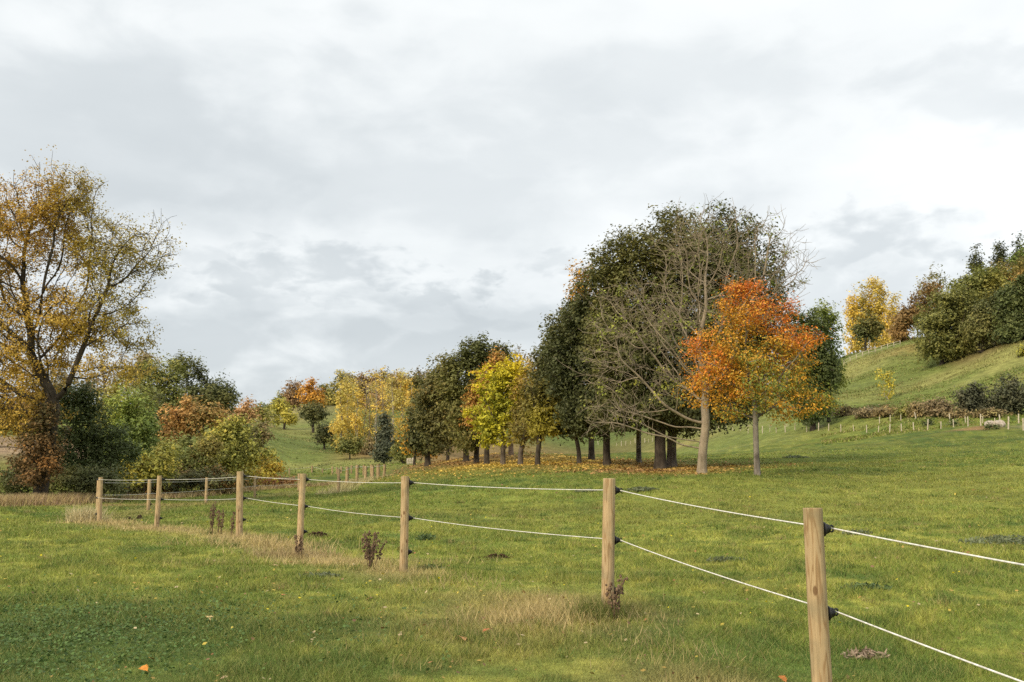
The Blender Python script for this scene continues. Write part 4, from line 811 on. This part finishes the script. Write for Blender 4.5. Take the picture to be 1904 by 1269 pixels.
g = sward(x, y); r_ = np.random.default_rng(5); j = r_.uniform(.55, 1.55, len(x))[:, None]
g = g*j; yl = r_.uniform(0, 1, len(x)) < .24; g[yl] = g[yl]*.4+np.array([.38, .33, .12])*.6
hh = (.021+.036*sstep(.3, .75, fbm(x*1.6, y*1.6, 61, 3)))*r_.uniform(.5, 1.5, len(x))*(1+.10*np.sqrt(np.maximum(rad-6, 0)))
keep = (r_.uniform(0, 1, len(x)) > litter_amount(x, y)*.7) & (r_.uniform(0, 1, len(x)) > sstep(55, 100, rad))
blades('pasture_grass', 'short green pasture grass all over the meadow', x[keep], y[keep], hh[keep], np.maximum(.0032, .00066*rad)[keep], g[keep], 1, 1.1)
# clover in the lower left corner
n = 17000; cx = -4.7+r_.normal(size=n)*1.5; cy = 8.0+r_.normal(size=n)*1.3; k = (fbm(cx*1.1, cy*1.1, 230, 3) > .44) & (cy > 5); cx, cy = cx[k], cy[k]; n = len(cx)
V, P, kk = leaf_quads(np.stack([cx, cy, T(cx, cy)+r_.uniform(.015, .055, n)], -1), .026, 232, 1.1, aspect=.85)
tag(link('clover_leaves', mesh_np('clover_leaves', V, P, kk, False, np.array([.085, .140, .040])*r_.uniform(.6, 1.5, n)[:, None]), M_GRASS), 'dark clover patch in the lower left corner', 'clover', None, 'stuff')
# scattered taller tufts
tx, ty, tr_ = wedge(1700, 6.2, 60); k = fbm(tx*.4, ty*.4, 210, 3) > .47; tx, ty, tr_ = tx[k], ty[k], tr_[k]; per = 34
cx = np.repeat(tx, per)+r_.normal(size=len(tx)*per)*np.repeat(.03+.0022*tr_, per); cy = np.repeat(ty, per)+r_.normal(size=len(tx)*per)*np.repeat(.03+.0022*tr_, per)
tc_ = np.repeat(np.array([(.085, .135, .030), (.12, .17, .035), (.22, .22, .06), (.30, .26, .10)])[r_.integers(0, 4, len(tx))], per, 0)*r_.uniform(.6, 1.4, len(cx))[:, None]
blades('grass_tufts', 'taller grass tufts dotted over the meadow', cx, cy, np.repeat(r_.uniform(.05, .12, len(tx)), per)*r_.uniform(.5, 1.3, len(cx)), np.maximum(.0035, .0007*np.hypot(cx, cy)), tc_, 4, .8)
# dry bents along the fence, the hedge foot and the pale tussock
X, Y_, Hh, Cc = [], [], [], []
def strew(cx, cy, sx, sy, n, h, c, seed):
    r = np.random.default_rng(seed); xx = cx+r.normal(size=n)*sx; yy = cy+r.normal(size=n)*sy
    X.append(xx); Y_.append(yy); Hh.append(h*r.uniform(.35, 1.25, n)); Cc.append(np.array(c)*r.uniform(.65, 1.3, n)[:, None])
ST = (.48, .38, .18); ST2 = (.40, .31, .16); DG = (.14, .16, .04)
q = 0
for (a, b), (c, d) in zip(NEAR[1:-1], NEAR[2:]):
    for t in np.linspace(0, 1, 9):
        q += 1; v = random.Random(q).uniform(.2, 1.0)
        strew(a+(c-a)*t, b+(d-b)*t, .28, .28, int(130*v), .06+.08*v, ST if q % 3 else ST2, 300+q)
strew(.25, 8.8, .28, .3, 1000, .16, ST, 400); strew(-.25, 8.5, .5, .5, 450, .11, ST2, 401); strew(.75, 8.9, .16, .16, 900, .18, DG, 402)
strew(gx(640, 15.2), 15.2, .8, .3, 900, .15, ST, 403); strew(gx(500, 18.6), 18.6, .7, .35, 1000, .17, ST, 404)
strew(gx(560, 17.4), 17.2, .4, .25, 900, .2, ST2, 405); strew(gx(165, 27.2), 27.2, .22, .18, 800, .42, (.56, .48, .28), 406)
strew(gx(200, 26.6), 26.6, .6, .3, 450, .14, ST, 407); strew(gx(300, 23.4), 23.4, .6, .3, 450, .13, ST, 408)
for i, px in enumerate(range(-60, 190, 14)): yy = float(np.interp(px, [-60, 20, 190], [36.5, 37.5, 44])); strew(gx(px, yy), yy, .45, .5, 420, .42, (ST, (.34, .23, .15), ST)[i % 3], 420+i)
for i, px in enumerate(range(200, 620, 16)):
    yy = float(np.interp(px, [200, 390, 480, 560, 620], [47, 57, 62, 66, 68])); strew(gx(px, yy), yy+.5, .5, .4, 150, .30, (ST2, (.26, .16, .10), ST)[i % 3], 450+i)
for i, px in enumerate(range(626, 720, 8)):
    yy = float(np.interp(px, [626, 714], [56, 88])); strew(gx(px, yy), yy, .5, .8, 240, .34, (.46, .40, .20), 480+i)
X = np.concatenate(X); Y_ = np.concatenate(Y_); Hh = np.concatenate(Hh); Cc = np.concatenate(Cc)
blades('dry_grass', 'tall straw-coloured dry grass along the fence and hedge', X, Y_, Hh, np.maximum(.003, .0007*np.hypot(X, Y_)), Cc, 2, .9)

r = np.random.default_rng(91); n = 130000
sl = np.concatenate([r.uniform(.31, .56, int(n*.7)), r.uniform(-.30, -.06, n-int(n*.7))]); yy = r.uniform(0, 1, n)**.8*170+105; xx = sl*yy
m_ = fbm(xx*.09, yy*.16, 201, 4); k = (m_ > .44+.25*r.uniform(0, 1, n)**2); xx, yy = xx[k], yy[k]; n = len(xx)
gc = sward(xx, yy)*r.uniform(.5, 1.3, n)[:, None]; st = r.uniform(0, 1, n) < .25; gc[st] = np.array([.36, .31, .13])*r.uniform(.6, 1.1, int(st.sum()))[:, None]
blades('rough_grass', 'rough tussocky grass on the hillsides', xx, yy, r.uniform(.10, .32, n), r.uniform(.10, .26, n), gc, 3, .8)
# ------------------------------------------------------------------ fallen leaves
def flat_leaves(name, label, x, y, size, colr, seed, lift=.02):
    r = np.random.default_rng(seed); n = len(x); z = T(x, y)+lift*r.uniform(.3, 1.3, n)
    V, P, k = leaf_quads(np.stack([x, y, z], -1), size, seed, 1.8, aspect=.7)
    me = mesh_np(name, V, P, k, False, colr); return tag(link(name, me, M_LITTER), label, 'leaves', None, 'stuff')
r = np.random.default_rng(77); n = 60000
yy = 40+75*r.uniform(0, 1, n)**1.3; xx = r.uniform(-.25, .3, n)*yy
la = litter_amount(xx, yy); k = r.uniform(0, 1, n) < la*1.1; xx, yy = xx[k], yy[k]
flat_leaves('leaf_litter', 'carpet of yellow and brown fallen leaves under the grove', xx, yy, .11+.0006*yy, litter_col(xx, yy)*r.uniform(.6, 1.5, len(xx))[:, None], 78, .05)
x, y, rad = wedge(3000, 6.5, 55)
pal = np.array([(.34, .24, .07), (.48, .38, .08), (.26, .14, .06), (.42, .34, .2), (.20, .12, .07)])
k = r.uniform(0, 1, len(x)) < sstep(.42, .62, fbm(x*.35, y*.35, 99, 4))*.8+.12; x, y, rad = x[k], y[k], rad[k]
flat_leaves('scattered_leaves', 'small yellow and buff leaves scattered over the grass', x, y, .020+.0017*rad, pal[r.integers(0, 5, len(x))]*r.uniform(.7, 1.2, len(x))[:, None], 79, .05)
def lobed_leaf(px, py, Y, size, c, label, seed):
    """one dry lobed leaf, curled, lying on the sward"""
    rr = random.Random(seed); b = MB(); out = []
    prof = [(0, .04), (.12, .10), (.22, .26), (.30, .16), (.42, .34), (.52, .20), (.64, .36), (.76, .18), (.88, .16), (1, 0)]
    for s_, w in prof:
        cz = .10*math.sin(s_*3)+.02*rr.uniform(-1, 1)
        for q_ in (-1, 0, 1): b.v.append((s_-.5, q_*w, cz+(.16*w if q_ else 0)))
    for i in range(len(prof)-1):
        o = 3*i; b.f += [(o, o+1, o+4, o+3), (o+1, o+2, o+5, o+4)]
    b.ring_tube([(-.5, 0, 0), (-.75, .03, .03)], .012, 4)
    x = gx(px, Y); o = link('fallen_leaf', b.mesh('fallen_leaf'), plain('dry_leaf_%d' % seed, c, .8, .2, .3, 6), None, (x, Y, T(x, Y)[0]+.022)); o.scale = (size*.62,)*3
    o.rotation_euler = (rr.uniform(-.4, .4), rr.uniform(-.4, .4), rr.uniform(0, 6)); tag(o, label, 'leaf', 'single dry leaves in the foreground')
def yd(py): return EYE*F/(py-HOR)*.985
for i, (px, py, s_, c, lab) in enumerate(((285, 1248, .15, (.50, .20, .035), 'orange fallen leaf at the lower left foreground'), (297, 1232, .10, (.45, .24, .05), 'small gold leaf just behind the orange leaf'),
        (1442, 1247, .13, (.32, .12, .03), 'russet curled leaf left of the nearest post foot'), (372, 1138, .12, (.48, .22, .05), 'orange leaf on the grass, left middle'), (400, 1168, .17, (.46, .34, .15), 'long buff leaf right of the orange leaf'),
        (535, 1120, .13, (.30, .13, .05), 'brown leaf in front of the dock-stalk post'), (430, 1262, .10, (.40, .28, .18), 'pale brown leaf at the bottom edge'), (520, 1058, .20, (.46, .33, .16), 'buff twig-like leaf on the sward before the third post'),
        (1350, 1235, .13, (.42, .30, .2), 'pale crumpled leaf left of the russet leaf'), (905, 1190, .11, (.34, .12, .05), 'red-brown leaf in the dry tuft at centre'), (860, 1200, .18, (.42, .24, .10), 'tan leaf left of the red-brown one'), (690, 1125, .10, (.32, .17, .07), 'small brown leaf below the third post'))):
    lobed_leaf(px, py, yd(py), s_, c, lab, 500+i)

# ------------------------------------------------------------------ dead docks, dung, weeds, stones
def dock(px, Y, h, stems, spread, label, seed):
    rr = random.Random(seed); base = ground(px, Y); root = thing('dead_dock_plant', label, 'plant', base, 'dead docks along the fence')
    for s_ in range(stems):
        a = rr.uniform(0, 6.28); ln = spread*rr.uniform(.3, 1); hh_ = h*rr.uniform(.6, 1.05); bx_, by_ = rr.uniform(-.05, .05), rr.uniform(-.04, .04)
        pts = [(bx_+math.cos(a)*ln*t**1.3, by_+math.sin(a)*ln*t**1.3, hh_*t) for t in (0, .25, .5, .75, 1)]
        b = MB(); b.ring_tube(pts, [.006, .0055, .005, .004, .003], 5); st = link('stem', b.mesh('stem'), M_DOCK, root)
        b = MB()
        for k_ in range(26):
            t = rr.uniform(.35, 1); p = Vector(pts[0]).lerp(Vector(pts[-1]), t); b.lump((p.x+rr.gauss(0, .018), p.y+rr.gauss(0, .018), p.z+rr.gauss(0, .012)), rr.uniform(.007, .017), seed*100+k_, 1.1, 5, 3)
        link('seed_head', b.mesh('seed_head', False), M_DOCK, st)
dock(692, 13.6, .48, 11, .17, 'bushy dead dock left of the third post', 1)
dock(397, 20.6, .72, 5, .12, 'tall dead dock standing left of the darker post', 2)
dock(412, 20.4, .58, 5, .22, 'bent dead dock with heavy head beside the tall one', 3)
dock(438, 20.2, .48, 4, .10, 'short dead dock touching the darker post', 4)
dock(560, 17.0, .42, 5, .05, 'dead dock stalk against the foot of a post', 5)
dock(1142, 8.75, .34, 3, .11, 'small dead dock at the swirling-grain post foot', 6)
def heap(name, px, py, w, n, mat, label, seed, sz=.07, cat='dung'):
    Y = yd(py); base = ground(px, Y); rr = random.Random(seed); b = MB(); b.lump((0, 0, .0), w*.62, seed*7, .12, 12, 6)
    for i in range(n*4):
        u = rr.gauss(0, .5); v = rr.gauss(0, .5); b.lump((u*w*.6, v*w*.45, max(.015, (sz*1.1+.02)*math.exp(-(u*u+v*v)*1.2)*rr.uniform(.3, 1.1))), sz*rr.uniform(.22, .55), seed*50+i, .75, 6, 4)
    tag(link(name, b.mesh(name), mat, None, base), label, cat)
heap('dung_heap', 592, 1003, .40, 16, M_DUNG, 'dark dung heap right of the dock-stalk post', 1, .06)
heap('dung_heap', 925, 1031, .36, 14, M_DUNG, 'dark dung heap in open grass right of third post', 2, .05)
heap('molehill', 245, 969, .25, 9, M_SOIL, 'low earthy clod between corner post and next post', 3, .06, 'soil')
heap('molehill', 263, 966, .12, 6, M_SOIL, 'dark earthy clod right of the low one', 4, .08, 'soil')
def weed(px, py, rad, h, n, c, label, seed, name='weed_clump', cat='plant', group='grey-green weed tufts in the meadow', part='leaves', mat=None):
    Y = yd(py); base = ground(px, Y); r = np.random.default_rng(seed); a = r.uniform(0, 6.28, n); t = r.uniform(.2, 1, n)
    root = thing(name, label, cat, base, group)
    C = np.stack([np.cos(a)*rad*t*1.4, np.sin(a)*rad*t, h*r.uniform(.1, 1, n)*(1.1-t*.6)], -1)
    V, P, k = leaf_quads(C, .05+.0022*Y, seed, .2, aspect=.3)
    link(part, mesh_np(part, V, P, k, False, np.array(c)*r.uniform(.6, 1.3, n)[:, None]), mat or M_LEAF, root)
GW = (.16, .185, .10); DW = (.095, .14, .05)
for i, (px, py, rd, h, n, c, lab) in enumerate(((795, 1003, .16, .12, 160, DW, 'dark green rosette right of the third post'), (1195, 948, .45, .16, 420, GW, 'grey thistle patch right of the swirling-grain post'), (1090, 945, .32, .12, 260, GW, 'grey thistle patch left of the swirling-grain post top'),
        (1870, 1030, .60, .14, 700, GW, 'large grey thistle patch at the right frame edge'), (1590, 1010, .22, .08, 200, GW, 'small grey weed patch behind the nearest post insulator'), (645, 913, .9, .25, 420, GW, 'grey weed patch at the foot of the mid-field posts'), (1345, 1052, .2, .07, 160, GW, 'flat grey weed in the right sward'),
        (800, 1065, .14, .06, 120, DW, 'dark flat weed right of the third post foot'), (1480, 918, .6, .15, 260, GW, 'grey weed tuft in front of the orange maple'), (1600, 1110, .2, .07, 150, DW, 'dark flat weed right of the nearest post'), (600, 1078, .18, .06, 150, GW, 'flat grey-green weed left of the third post'))):
    weed(px, py, rd, h, n, c, lab, 700+i)
weed(1592, 1205, .13, .06, 150, (.34, .26, .19), 'dry straw clump right of the nearest post', 790, 'straw_clump', 'straw', None, 'stalks', M_LITTER)
x, y, rad = wedge(260, 9, 40, 30); k = fbm(x*.3, y*.3, 123, 2) > .5; x, y, rad = x[k], y[k], rad[k]; n = len(x)
V, P, kk = leaf_quads(np.stack([x, y, T(x, y)+.09], -1), .012+.0012*rad, 31, 1.0, aspect=.9)
tag(link('buttercups', mesh_np('buttercups', V, P, kk, False, np.tile((.62, .52, .03), (n, 1))), M_LEAF), 'tiny yellow flowers dotted through the grass', 'flowers', None, 'stuff')
for (px, Y, s_, lab) in ((1847, 97.5, .55, 'left pale boulder at the meadow-top fence'), (1862, 97, .62, 'right larger pale boulder at the meadow-top fence')):
    b = MB(); b.lump((0, 0, s_*.35), s_, int(px), .62, 14, 10); tag(link('pale_boulder', b.mesh('pale_boulder', False), M_STONE, None, ground(px, Y)), lab, 'boulder')
